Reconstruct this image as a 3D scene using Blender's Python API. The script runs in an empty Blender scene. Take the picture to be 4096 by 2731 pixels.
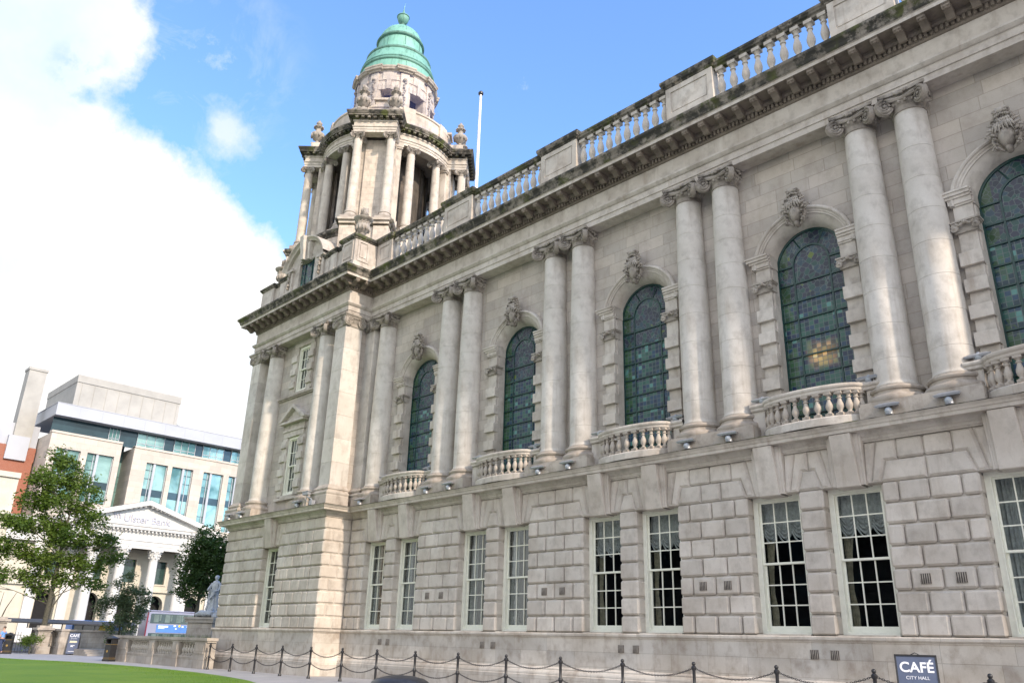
import bpy, bmesh, math, random
from mathutils import Vector, Matrix, noise
R = math.radians
PI = math.pi
SC = bpy.context.scene
COL = SC.collection
random.seed(7)

# ------------------------------------------------------------------ camera
CAMP = Vector((30.4023, -21.9823, 1.4964))
YAW, PITCH, ROLL = R(46.1238), R(20.6844), R(1.6811)
fw = Vector((-math.sin(YAW)*math.cos(PITCH), math.cos(YAW)*math.cos(PITCH), math.sin(PITCH)))
rt = Vector((math.cos(YAW), math.sin(YAW), 0)); up = rt.cross(fw)
rr = rt*math.cos(ROLL) + up*math.sin(ROLL); uu = up*math.cos(ROLL) - rt*math.sin(ROLL)
cam = bpy.data.cameras.new("camera"); co = bpy.data.objects.new("camera", cam); COL.objects.link(co)
m = Matrix.Identity(4)
for i in range(3):
    m[i][0], m[i][1], m[i][2], m[i][3] = rr[i], uu[i], -fw[i], CAMP[i]
co.matrix_world = m
cam.sensor_width = 36; cam.lens = 36*3218.8/4096; cam.clip_end = 3000
SC.camera = co

# ------------------------------------------------------------------ light
SUN_AZ, SUN_EL = -3.6, 31.0       # degrees; azimuth measured from +X towards +Y
SC.view_settings.view_transform = 'Standard'; SC.view_settings.look = 'None'
SC.view_settings.gamma = 1.0; SC.view_settings.use_curve_mapping = False
SC.view_settings.exposure = 1.85
sun = bpy.data.lights.new("sun", 'SUN'); sun.energy = 1.35; sun.angle = R(2.0); sun.color = (1.0, .84, .68)
so = bpy.data.objects.new("sun", sun); COL.objects.link(so)
sd = Vector((math.cos(R(SUN_EL))*math.cos(R(SUN_AZ)), math.cos(R(SUN_EL))*math.sin(R(SUN_AZ)), math.sin(R(SUN_EL))))
so.rotation_euler = sd.to_track_quat('Z', 'Y').to_euler()
so.location = (40, 0, 60)

def pix_dir(u, v):
    return (fw + rr*((u-2048)/3218.8) - uu*((v-1365.5)/3218.8)).normalized()

def make_world():
    w = bpy.data.worlds.new("World"); SC.world = w; w.use_nodes = True
    nt = w.node_tree; N = nt.nodes; L = nt.links; N.clear()
    out = N.new('ShaderNodeOutputWorld')
    sky = N.new('ShaderNodeTexSky'); sky.sky_type = 'NISHITA'; sky.sun_disc = False
    sky.sun_elevation = R(SUN_EL); sky.sun_rotation = R(90-SUN_AZ)
    sky.air_density = 1.0; sky.dust_density = 1.4; sky.ozone_density = 2.2
    bg = N.new('ShaderNodeBackground'); bg.inputs[1].default_value = 0.118
    tint = N.new('ShaderNodeMixRGB'); tint.blend_type = 'MULTIPLY'; tint.inputs[0].default_value = 1
    tint.inputs[2].default_value = (.74, .90, 1.12, 1)
    L.new(sky.outputs[0], tint.inputs[1]); L.new(tint.outputs[0], bg.inputs[0])
    tc = N.new('ShaderNodeTexCoord')
    def vm(op, a, b=None):
        n = N.new('ShaderNodeVectorMath'); n.operation = op
        if isinstance(a, tuple): n.inputs[0].default_value = a
        else: L.new(a, n.inputs[0])
        if b is not None:
            if isinstance(b, (tuple, Vector)): n.inputs[1].default_value = tuple(b)
            else: L.new(b, n.inputs[1])
        return n
    def mt(op, a, b=None, c=None, clamp=False):
        n = N.new('ShaderNodeMath'); n.operation = op; n.use_clamp = clamp
        for i, x in enumerate((a, b, c)):
            if x is None: continue
            if isinstance(x, (int, float)): n.inputs[i].default_value = x
            else: L.new(x, n.inputs[i])
        return n.outputs[0]
    D = tc.outputs['Generated']
    d1 = pix_dir(350, 260); d2 = pix_dir(1130, 1060)
    n1 = d1.cross(d2).normalized()
    if n1.dot(pix_dir(100, 1200)) < 0: n1 = -n1
    side = vm('DOT_PRODUCT', D, n1).outputs['Value']
    def nz(scale, detail, rough, off=(0, 0, 0), dist=0.0):
        a = vm('ADD', D, off)
        n = N.new('ShaderNodeTexNoise'); n.inputs['Scale'].default_value = scale
        n.inputs['Detail'].default_value = detail; n.inputs['Roughness'].default_value = rough
        n.inputs['Distortion'].default_value = dist
        L.new(a.outputs[0], n.inputs['Vector']); return n.outputs[0]
    n_a = nz(5.5, 9, .58, (3.1, .2, .7)); n_b = nz(14, 10, .65, (1, 5, 2)); n_c = nz(2.2, 6, .5, (7, 1, 4))
    edge = mt('ADD', side, mt('MULTIPLY', mt('SUBTRACT', n_a, .5), .09))
    edge = mt('ADD', edge, mt('MULTIPLY', mt('SUBTRACT', n_b, .5), .11))
    big = mt('DIVIDE', mt('ADD', edge, .016), .032, clamp=True)
    # notch of blue near the top left and thin wisps beside the bank of cloud
    nd = pix_dir(330, 300)
    notch = mt('SUBTRACT', 1, mt('DIVIDE', vm('DISTANCE', D, nd).outputs['Value'], .040), clamp=True)
    lobe = mt('SUBTRACT', 1, mt('DIVIDE', vm('DISTANCE', D, pix_dir(200, 60)).outputs['Value'], .115), clamp=True)
    lobe = mt('MULTIPLY', mt('SUBTRACT', mt('ADD', lobe, mt('MULTIPLY', mt('SUBTRACT', n_b, .5), .8)), .12), 5.0, clamp=True)
    big = mt('MAXIMUM', big, lobe)
    big = mt('SUBTRACT', big, mt('MULTIPLY', notch, mt('MULTIPLY', mt('SUBTRACT', n_b, .46, clamp=True), 7.0)), clamp=True)
    pd = pix_dir(915, 520)
    puff = mt('SUBTRACT', 1, mt('DIVIDE', vm('DISTANCE', D, pd).outputs['Value'], .050), clamp=True)
    puff = mt('MULTIPLY', mt('SUBTRACT', mt('ADD', puff, mt('MULTIPLY', mt('SUBTRACT', n_b, .5), 1.5)), .24), 2.4, clamp=True)
    puff = mt('MULTIPLY', puff, .68)
    w1 = pix_dir(740, 300)
    wm = mt('SUBTRACT', 1, mt('DIVIDE', vm('DISTANCE', D, w1).outputs['Value'], .15), clamp=True)
    wisp = mt('MULTIPLY', mt('SUBTRACT', nz(13, 9, .68, (2, 2, 2), .8), .50, clamp=True), 3.2)
    wisp = mt('MULTIPLY', wisp, mt('MULTIPLY', wm, .75), clamp=True)
    # unseen cloud behind the viewer, spread and brightened to throw light on the facade
    beh = mt('DIVIDE', mt('SUBTRACT', mt('MULTIPLY', vm('DOT_PRODUCT', D, -fw).outputs['Value'], 1.0), -.1), .3, clamp=True)
    brk = mt('MULTIPLY', mt('DIVIDE', mt('SUBTRACT', n_c, .40), .1, clamp=True), beh)
    cl = mt('MAXIMUM', mt('MAXIMUM', big, puff), mt('MAXIMUM', wisp, brk), clamp=True)
    shade = N.new('ShaderNodeMixRGB'); shade.inputs[1].default_value = (.74, .86, .97, 1); shade.inputs[2].default_value = (1, .99, .97, 1)
    L.new(mt('MULTIPLY', mt('SUBTRACT', mt('ADD', mt('MULTIPLY', n_c, .6), mt('MULTIPLY', n_a, .4)), .37), 6.0, clamp=True), shade.inputs[0])
    bc = N.new('ShaderNodeBackground'); bc.inputs[1].default_value = 0.37
    L.new(shade.outputs[0], bc.inputs[0]); L.new(mt('ADD', .325, mt('MULTIPLY', beh, .24)), bc.inputs[1])
    mx = N.new('ShaderNodeMixShader'); L.new(cl, mx.inputs[0]); L.new(bg.outputs[0], mx.inputs[1]); L.new(bc.outputs[0], mx.inputs[2])
    L.new(mx.outputs[0], out.inputs[0])
make_world()
SC.cycles.max_bounces = 6; SC.cycles.diffuse_bounces = 3; SC.cycles.glossy_bounces = 3
SC.cycles.transparent_max_bounces = 12; SC.cycles.transmission_bounces = 4

# ------------------------------------------------------------------ materials
def newmat(name):
    mt_ = bpy.data.materials.new(name); mt_.use_nodes = True
    nt = mt_.node_tree; b = nt.nodes['Principled BSDF']; return mt_, nt, b
class NT:
    def __init__(s, nt): s.nt = nt; s.N = nt.nodes; s.L = nt.links; s.tc = s.N.new('ShaderNodeTexCoord').outputs['Object']
    def mp(s, sc=(1, 1, 1), vec=None):
        n = s.N.new('ShaderNodeMapping'); n.inputs['Scale'].default_value = sc
        s.L.new(vec or s.tc, n.inputs[0]); return n.outputs[0]
    def noise(s, scale, detail=6, rough=.55, sc=None, dist=0):
        n = s.N.new('ShaderNodeTexNoise'); n.inputs['Scale'].default_value = scale; n.inputs['Detail'].default_value = detail
        n.inputs['Roughness'].default_value = rough; n.inputs['Distortion'].default_value = dist
        s.L.new(s.mp(sc) if sc else s.tc, n.inputs['Vector']); return n.outputs[0]
    def m(s, op, a, b=None, clamp=False):
        n = s.N.new('ShaderNodeMath'); n.operation = op; n.use_clamp = clamp
        for i, x in enumerate((a, b)):
            if x is None: continue
            if isinstance(x, (int, float)): n.inputs[i].default_value = x
            else: s.L.new(x, n.inputs[i])
        return n.outputs[0]
    def ramp(s, f, lo, hi):
        n = s.N.new('ShaderNodeMapRange'); n.inputs[1].default_value = lo; n.inputs[2].default_value = hi
        s.L.new(f, n.inputs[0]); return n.outputs[0]
    def mix(s, f, a, b, mode='MIX'):
        n = s.N.new('ShaderNodeMixRGB'); n.blend_type = mode
        for i, x in enumerate((f, a, b)):
            if isinstance(x, (int, float)): n.inputs[i].default_value = x
            elif isinstance(x, tuple): n.inputs[i].default_value = x + (1,)
            else: s.L.new(x, n.inputs[i])
        return n.outputs[0]
    def bump(s, h, strength, dist, b):
        n = s.N.new('ShaderNodeBump'); n.inputs['Strength'].default_value = strength; n.inputs['Distance'].default_value = dist
        s.L.new(h, n.inputs['Height']); s.L.new(n.outputs[0], b.inputs['Normal'])
    def attr(s, name):
        n = s.N.new('ShaderNodeAttribute'); n.attribute_name = name; return n.outputs['Fac']
    def uv2(s):  # (x+y, z) so that both facing directions get upright courses
        sp = s.N.new('ShaderNodeSeparateXYZ'); s.L.new(s.tc, sp.inputs[0])
        c = s.N.new('ShaderNodeCombineXYZ'); s.L.new(s.m('ADD', sp.outputs[0], sp.outputs[1]), c.inputs[0]); s.L.new(sp.outputs[2], c.inputs[1])
        return c.outputs[0]

def stone(name, light=(.62, .575, .515), mid=(.45, .40, .345), dark=(.25, .215, .18), stain=.5, streak=.55, brick=None, rough=.85, moss=0.0, bumps=.35, seed=0):
    M, nt, b = newmat(name); t = NT(nt)
    light, mid, dark = [(q[0]*.90, q[1]*.895, q[2]*.885) for q in (light, mid, dark)]
    n1 = t.noise(.55, 7, .6); n2 = t.noise(2.6, 8, .62, (1, 1, .8)); n3 = t.noise(1.6, 6, .6, (2.2, 2.2, .28)); n4 = t.noise(38, 4, .6)
    c = t.mix(t.ramp(n1, .38, .64), light, mid)
    st = t.m('MULTIPLY', t.ramp(n2, .48, .72), min(1, stain*1.25))
    c = t.mix(st, c, dark)
    sk = t.m('MULTIPLY', t.ramp(n3, .55, .72), streak)
    c = t.mix(sk, c, (.27, .215, .165))
    tone = t.m('ADD', t.m('MULTIPLY', t.attr('tone'), .20), .90)
    c = t.mix(1.0, c, tone, 'MULTIPLY')
    g = t.m('ADD', t.m('MULTIPLY', n4, .22), .89)
    c = t.mix(1.0, c, g, 'MULTIPLY')
    h = t.m('MULTIPLY', n4, .35)
    h = t.m('ADD', h, t.m('MULTIPLY', n2, .6))
    if brick:
        bw, bh, mort = brick
        bk = t.N.new('ShaderNodeTexBrick'); t.L.new(t.uv2(), bk.inputs['Vector'])
        bk.inputs['Scale'].default_value = 1; bk.inputs['Brick Width'].default_value = bw; bk.inputs['Row Height'].default_value = bh
        bk.inputs['Mortar Size'].default_value = mort; bk.inputs['Mortar Smooth'].default_value = .3; bk.inputs['Bias'].default_value = 0
        bk.inputs['Color1'].default_value = (.86, .86, .86, 1); bk.inputs['Color2'].default_value = (1.08, 1.06, 1.03, 1); bk.inputs['Mortar'].default_value = (.72, .70, .67, 1)
        bk.offset = .5; bk.offset_frequency = 2; bk.squash = 1.25; bk.squash_frequency = 3
        c = t.mix(1.0, c, bk.outputs['Color'], 'MULTIPLY')
        h = t.m('SUBTRACT', h, t.m('MULTIPLY', bk.outputs['Fac'], 1.5))
    if moss:
        nm = t.noise(3.1, 8, .7); nm2 = t.noise(.9, 5, .6, (1, 1, .3))
        ms = t.ramp(t.m('ADD', nm, t.m('MULTIPLY', nm2, .6)), .98 - .26*moss, 1.10 - .26*moss)
        c = t.mix(ms, c, t.mix(t.ramp(t.noise(1.3, 4), .5, .66), (.035, .033, .027), (.075, .085, .02)))
    t.L.new(c, b.inputs['Base Color']); b.inputs['Roughness'].default_value = rough
    t.bump(h, bumps, .02, b)
    return M
M_ST = stone("limestone_carved")
M_BLK = stone("limestone_rusticated", light=(.63, .58, .52), mid=(.49, .435, .375), stain=.38, streak=.42)
M_ASH = stone("limestone_ashlar", light=(.53, .485, .435), mid=(.44, .395, .345), brick=(1.15, .46, .012), stain=.3, streak=.3)
M_PLI = stone("limestone_plinth", light=(.64, .60, .545), mid=(.48, .43, .37), dark=(.30, .24, .19), stain=.6, streak=.35, brick=(1.3, .46, .008))
M_SHF = stone("limestone_column", light=(.67, .635, .585), mid=(.56, .52, .465), stain=.34, streak=.42, bumps=.15)
M_COR = stone("limestone_weathered", light=(.50, .45, .39), mid=(.40, .35, .30), dark=(.20, .17, .14), stain=.6, streak=.5)
M_MOS = stone("limestone_mossy", light=(.30, .27, .23), mid=(.17, .15, .125), dark=(.06, .055, .045), stain=.9, streak=.7, moss=1.0)
M_TWR = stone("limestone_tower", light=(.68, .61, .53), mid=(.55, .485, .415), stain=.45, streak=.45, brick=(.95, .42, .008))
M_TWC = stone("limestone_tower_carved", light=(.66, .60, .52), mid=(.52, .465, .40), stain=.45, streak=.5)
M_MOD = stone("limestone_cornice_stain_shade", light=(.24, .20, .16), mid=(.17, .14, .11), dark=(.08, .065, .05), stain=.6, streak=.4)  # brown staining, with the colour darkened further to deepen shade under the cornice
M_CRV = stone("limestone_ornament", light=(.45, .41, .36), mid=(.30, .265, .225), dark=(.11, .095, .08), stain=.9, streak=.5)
M_WALLG = stone("granite_garden_wall", light=(.50, .46, .41), mid=(.36, .32, .28), stain=.5, streak=.4, brick=(.8, .4, .01))

def simple(name, col, rough=.5, metal=0, nscale=0, namt=.2, spec=None, coat=0, bump=0):
    M, nt, b = newmat(name); b.inputs['Base Color'].default_value = col + (1,)
    b.inputs['Roughness'].default_value = rough; b.inputs['Metallic'].default_value = metal
    if spec is not None: b.inputs['Specular IOR Level'].default_value = spec
    if coat: b.inputs['Coat Weight'].default_value = coat
    if nscale:
        t = NT(nt); n = t.noise(nscale, 6, .6)
        c = t.mix(t.ramp(n, .35, .7), tuple(x*(1+namt) for x in col), tuple(x*(1-namt) for x in col))
        t.L.new(c, b.inputs['Base Color'])
        if bump: t.bump(n, bump, .02, b)
    return M
M_CREAM = simple("cream_paint", (.76, .75, .64), .45, nscale=6, namt=.06)
M_DARK = simple("unlit_interior", (.012, .012, .014), .9, nscale=2)  # near-black colour stands in for unlit space behind openings
M_IRON = simple("black_iron_paint", (.022, .022, .024), .38, nscale=20, namt=.3)
M_GOLD = simple("gold_paint", (.28, .18, .05), .4, nscale=20, namt=.2)
M_GREENF = simple("dark_green_paint", (.004, .036, .032), .4, nscale=12, namt=.3)
M_CURT = simple("net_curtain", (.46, .45, .43), .9, nscale=9, namt=.2)
M_CURT2 = simple("beige_curtain", (.42, .36, .25), .9, nscale=9, namt=.3)
M_CHAIN = simple("chain_metal", (.035, .035, .038), .45, .4, nscale=20)
M_STEEL = simple("painted_steel_pale", (.30, .31, .33), .35, .3, nscale=8, namt=.1)
M_LENS = simple("frosted_lens", (.32, .35, .38), .12, nscale=10, namt=.1)
M_WHITEP = simple("white_pole_paint", (.85, .85, .84), .35, nscale=5, namt=.03)
M_LEAD = simple("lead_sheet", (.30, .33, .37), .3, .6, nscale=5, namt=.3)
M_VENT = simple("vent_slot_shade", (.035, .025, .022), .8, nscale=15)  # near-black colour stands in for shade in the vent slots
M_MARB = simple("white_marble", (.42, .44, .46), .6, nscale=5, namt=.22, bump=.3)
M_PAVE = None

def mat_glass_dark():
    M, nt, b = newmat("window_glass"); t = NT(nt)
    b.inputs['Base Color'].default_value = (.01, .012, .014, 1); b.inputs['Roughness'].default_value = .03
    tr = t.N.new('ShaderNodeBsdfTransparent'); tr.inputs[0].default_value = (.85, .88, .88, 1)
    mx = t.N.new('ShaderNodeMixShader'); fr = t.N.new('ShaderNodeFresnel'); fr.inputs[0].default_value = 1.5
    gl = t.N.new('ShaderNodeBsdfGlossy'); gl.inputs['Roughness'].default_value = .02
    t.L.new(t.m('MULTIPLY', fr.outputs[0], .22), mx.inputs[0]); t.L.new(tr.outputs[0], mx.inputs[1]); t.L.new(gl.outputs[0], mx.inputs[2])
    n = t.noise(1.2, 2); bp_ = t.N.new('ShaderNodeBump'); bp_.inputs['Strength'].default_value = .05; bp_.inputs['Distance'].default_value = .05
    t.L.new(n, bp_.inputs['Height']); t.L.new(bp_.outputs[0], gl.inputs['Normal'])
    t.L.new(mx.outputs[0], nt.nodes['Material Output'].inputs[0]); return M
M_GLASS = mat_glass_dark()

def mat_stained(name, cx, zs, lamp=False, seed=0.0):
    """leaded coloured glass; panes are laid out in the window's own x-z plane"""
    M, nt, b = newmat(name); t = NT(nt)
    sp = t.N.new('ShaderNodeSeparateXYZ'); t.L.new(t.tc, sp.inputs[0])
    x, z = sp.outputs[0], sp.outputs[2]
    cs = .155
    def cell(v): return t.m('FLOOR', t.m('DIVIDE', v, cs))
    cb = t.N.new('ShaderNodeCombineXYZ'); t.L.new(cell(x), cb.inputs[0]); t.L.new(cell(z), cb.inputs[1]); cb.inputs[2].default_value = seed
    wn = t.N.new('ShaderNodeTexWhiteNoise'); t.L.new(cb.outputs[0], wn.inputs[0])
    rnd = wn.outputs['Value']
    def line(v, w=.055):
        f = t.m('FRACT', t.m('DIVIDE', v, cs)); return t.m('LESS_THAN', t.m('MINIMUM', f, t.m('SUBTRACT', 1, f)), w)
    grid = t.m('MAXIMUM', line(x), line(z))
    c2 = t.N.new('ShaderNodeCombineXYZ'); t.L.new(x, c2.inputs[0]); t.L.new(z, c2.inputs[1]); c2.inputs[2].default_value = seed*3
    vo = t.N.new('ShaderNodeTexVoronoi'); vo.feature = 'DISTANCE_TO_EDGE'; vo.inputs['Scale'].default_value = 6.5; t.L.new(c2.outputs[0], vo.inputs['Vector'])
    vc = t.N.new('ShaderNodeTexVoronoi'); vc.inputs['Scale'].default_value = 6.5; t.L.new(c2.outputs[0], vc.inputs['Vector'])
    vline = t.m('LESS_THAN', vo.outputs['Distance'], .035)
    upm = t.m('GREATER_THAN', z, zs - 1.15)
    cr = t.N.new('ShaderNodeValToRGB'); e = cr.color_ramp; e.interpolation = 'CONSTANT'
    cols = [(0, (.012, .035, .060)), (.22, (.030, .085, .080)), (.42, (.018, .030, .080)), (.62, (.050, .11, .10)), (.8, (.025, .055, .12)), (.955, (.13, .24, .25))]
    e.elements[0].color = cols[0][1] + (1,); e.elements[1].position = cols[1][0]; e.elements[1].color = cols[1][1] + (1,)
    for p, c_ in cols[2:]:
        q = e.elements.new(p); q.color = c_ + (1,)
    t.L.new(rnd, cr.inputs[0])
    cu = t.N.new('ShaderNodeValToRGB'); e = cu.color_ramp; e.interpolation = 'CONSTANT'
    cols = [(0, (.03, .03, .055)), (.3, (.05, .04, .075)), (.55, (.035, .07, .075)), (.75, (.04, .06, .10)), (.93, (.17, .16, .04))]
    e.elements[0].color = cols[0][1] + (1,); e.elements[1].position = cols[1][0]; e.elements[1].color = cols[1][1] + (1,)
    for p, c_ in cols[2:]:
        q = e.elements.new(p); q.color = c_ + (1,)
    t.L.new(vc.outputs['Color'], cu.inputs[0])
    base = t.mix(upm, cr.outputs[0], cu.outputs[0])
    # pale green-yellow margin on the side away from the pier
    base = t.mix(1.0, base, (.62, .92, .80), 'MULTIPLY')
    lx = t.m('SUBTRACT', x, cx)
    gm = t.m('MULTIPLY', t.m('LESS_THAN', lx, -.78), t.m('GREATER_THAN', t.noise(1.3, 3), .45))
    base = t.mix(t.m('MULTIPLY', gm, .55), base, (.045, .10, .02))
    ln = t.mix(upm, grid, vline)
    base = t.mix(ln, base, (.10, .13, .13))
    t.L.new(base, b.inputs['Base Color']); b.inputs['Roughness'].default_value = .22; b.inputs['Specular IOR Level'].default_value = .32
    bmp = t.m('ADD', rnd, t.m('MULTIPLY', t.noise(9, 3), .5)); t.bump(bmp, .25, .03, b)
    if lamp:
        dz = t.m('ABSOLUTE', t.m('SUBTRACT', z, 10.15)); dx = t.m('ABSOLUTE', t.m('SUBTRACT', x, cx + .05))
        g = t.m('MULTIPLY', t.ramp(t.m('ADD', dz, t.m('MULTIPLY', t.noise(2.5, 3), .4)), .72, .34), t.ramp(t.m('ADD', dx, t.m('MULTIPLY', t.noise(3.1, 3), .4)), .76, .40))
        g = t.m('MULTIPLY', g, t.m('ADD', t.ramp(rnd, 0, 1.2), .25)); g = t.m('MULTIPLY', g, t.m('SUBTRACT', 1, ln))
        b.inputs['Emission Color'].default_value = (.62, .36, .10, 1); t.L.new(t.m('MULTIPLY', t.m('MAXIMUM', g, 0), .24), b.inputs['Emission Strength'])
    return M

def mat_copper():
    M, nt, b = newmat("verdigris_copper"); t = NT(nt)
    n = t.noise(1.2, 7, .6); s_ = t.noise(2.4, 6, .65, (2, 2, .22))
    c = t.mix(t.ramp(n, .35, .7), (.20, .43, .345), (.15, .35, .28))
    c = t.mix(t.m('MULTIPLY', t.ramp(s_, .50, .68), .8), c, (.075, .19, .145))
    c = t.mix(1.0, c, t.m('ADD', t.m('MULTIPLY', t.attr('tone'), .9), .52), 'MULTIPLY')
    t.L.new(c, b.inputs['Base Color']); b.inputs['Roughness'].default_value = .62; t.bump(n, .3, .03, b); return M
M_COPPER = mat_copper()

def mat_grass():
    M, nt, b = newmat("lawn_grass"); t = NT(nt)
    n = t.noise(.35, 5, .6); f = t.noise(60, 4, .7); m2 = t.noise(3, 6, .6)
    c = t.mix(t.ramp(n, .35, .65), (.075, .175, .006), (.125, .225, .010))
    c = t.mix(t.m('MULTIPLY', t.ramp(m2, .5, .75), .5), c, (.11, .15, .015))
    c = t.mix(1.0, c, t.m('ADD', t.m('MULTIPLY', f, .9), .55), 'MULTIPLY')
    t.L.new(c, b.inputs['Base Color']); b.inputs['Roughness'].default_value = .9; t.bump(f, .8, .03, b); return M
def mat_pave():
    M, nt, b = newmat("paving"); t = NT(nt)
    bk = t.N.new('ShaderNodeTexBrick'); t.L.new(t.tc, bk.inputs['Vector']); bk.inputs['Scale'].default_value = 1
    bk.inputs['Brick Width'].default_value = .9; bk.inputs['Row Height'].default_value = .6; bk.inputs['Mortar Size'].default_value = .008
    bk.inputs['Color1'].default_value = (.30, .30, .31, 1); bk.inputs['Color2'].default_value = (.34, .335, .335, 1); bk.inputs['Mortar'].default_value = (.2, .2, .2, 1)
    n = t.noise(.8, 7, .6); f = t.noise(45, 4)
    c = t.mix(1.0, bk.outputs[0], t.m('ADD', t.m('MULTIPLY', n, .5), .75), 'MULTIPLY')
    c = t.mix(1.0, c, t.m('ADD', t.m('MULTIPLY', f, .3), .85), 'MULTIPLY')
    t.L.new(c, b.inputs['Base Color']); b.inputs['Roughness'].default_value = .75; t.bump(f, .3, .01, b); return M
M_GRASS = mat_grass(); M_PAVE = mat_pave()
M_ASPH = simple("asphalt", (.055, .055, .058), .85, nscale=30, namt=.3, bump=.4)
def mat_leaf(name, a, b_, c_):
    M, nt, b = newmat(name); t = NT(nt)
    tn = t.attr('tone'); n = t.noise(.8, 3)
    c = t.mix(tn, a, b_); c = t.mix(t.m('MULTIPLY', t.ramp(n, .45, .7), .7), c, c_)
    t.L.new(c, b.inputs['Base Color']); b.inputs['Roughness'].default_value = .55
    tl = t.N.new('ShaderNodeBsdfTranslucent'); t.L.new(t.mix(.5, c, (.10, .16, .01)), tl.inputs[0])
    mx = t.N.new('ShaderNodeMixShader'); mx.inputs[0].default_value = .35
    t.L.new(b.outputs[0], mx.inputs[1]); t.L.new(tl.outputs[0], mx.inputs[2]); t.L.new(mx.outputs[0], nt.nodes['Material Output'].inputs[0])
    return M
M_LEAF1 = mat_leaf("leaves_mid_green", (.045, .095, .010), (.12, .19, .02), (.13, .18, .022))
M_LEAF2 = mat_leaf("leaves_grey_green", (.075, .11, .05), (.16, .20, .10), (.12, .16, .07))
M_LEAF3 = mat_leaf("leaves_dark_green", (.025, .06, .012), (.055, .11, .022), (.045, .085, .015))
M_BARK = simple("bark", (.075, .07, .05), .9, nscale=9, namt=.4, bump=.6)

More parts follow.
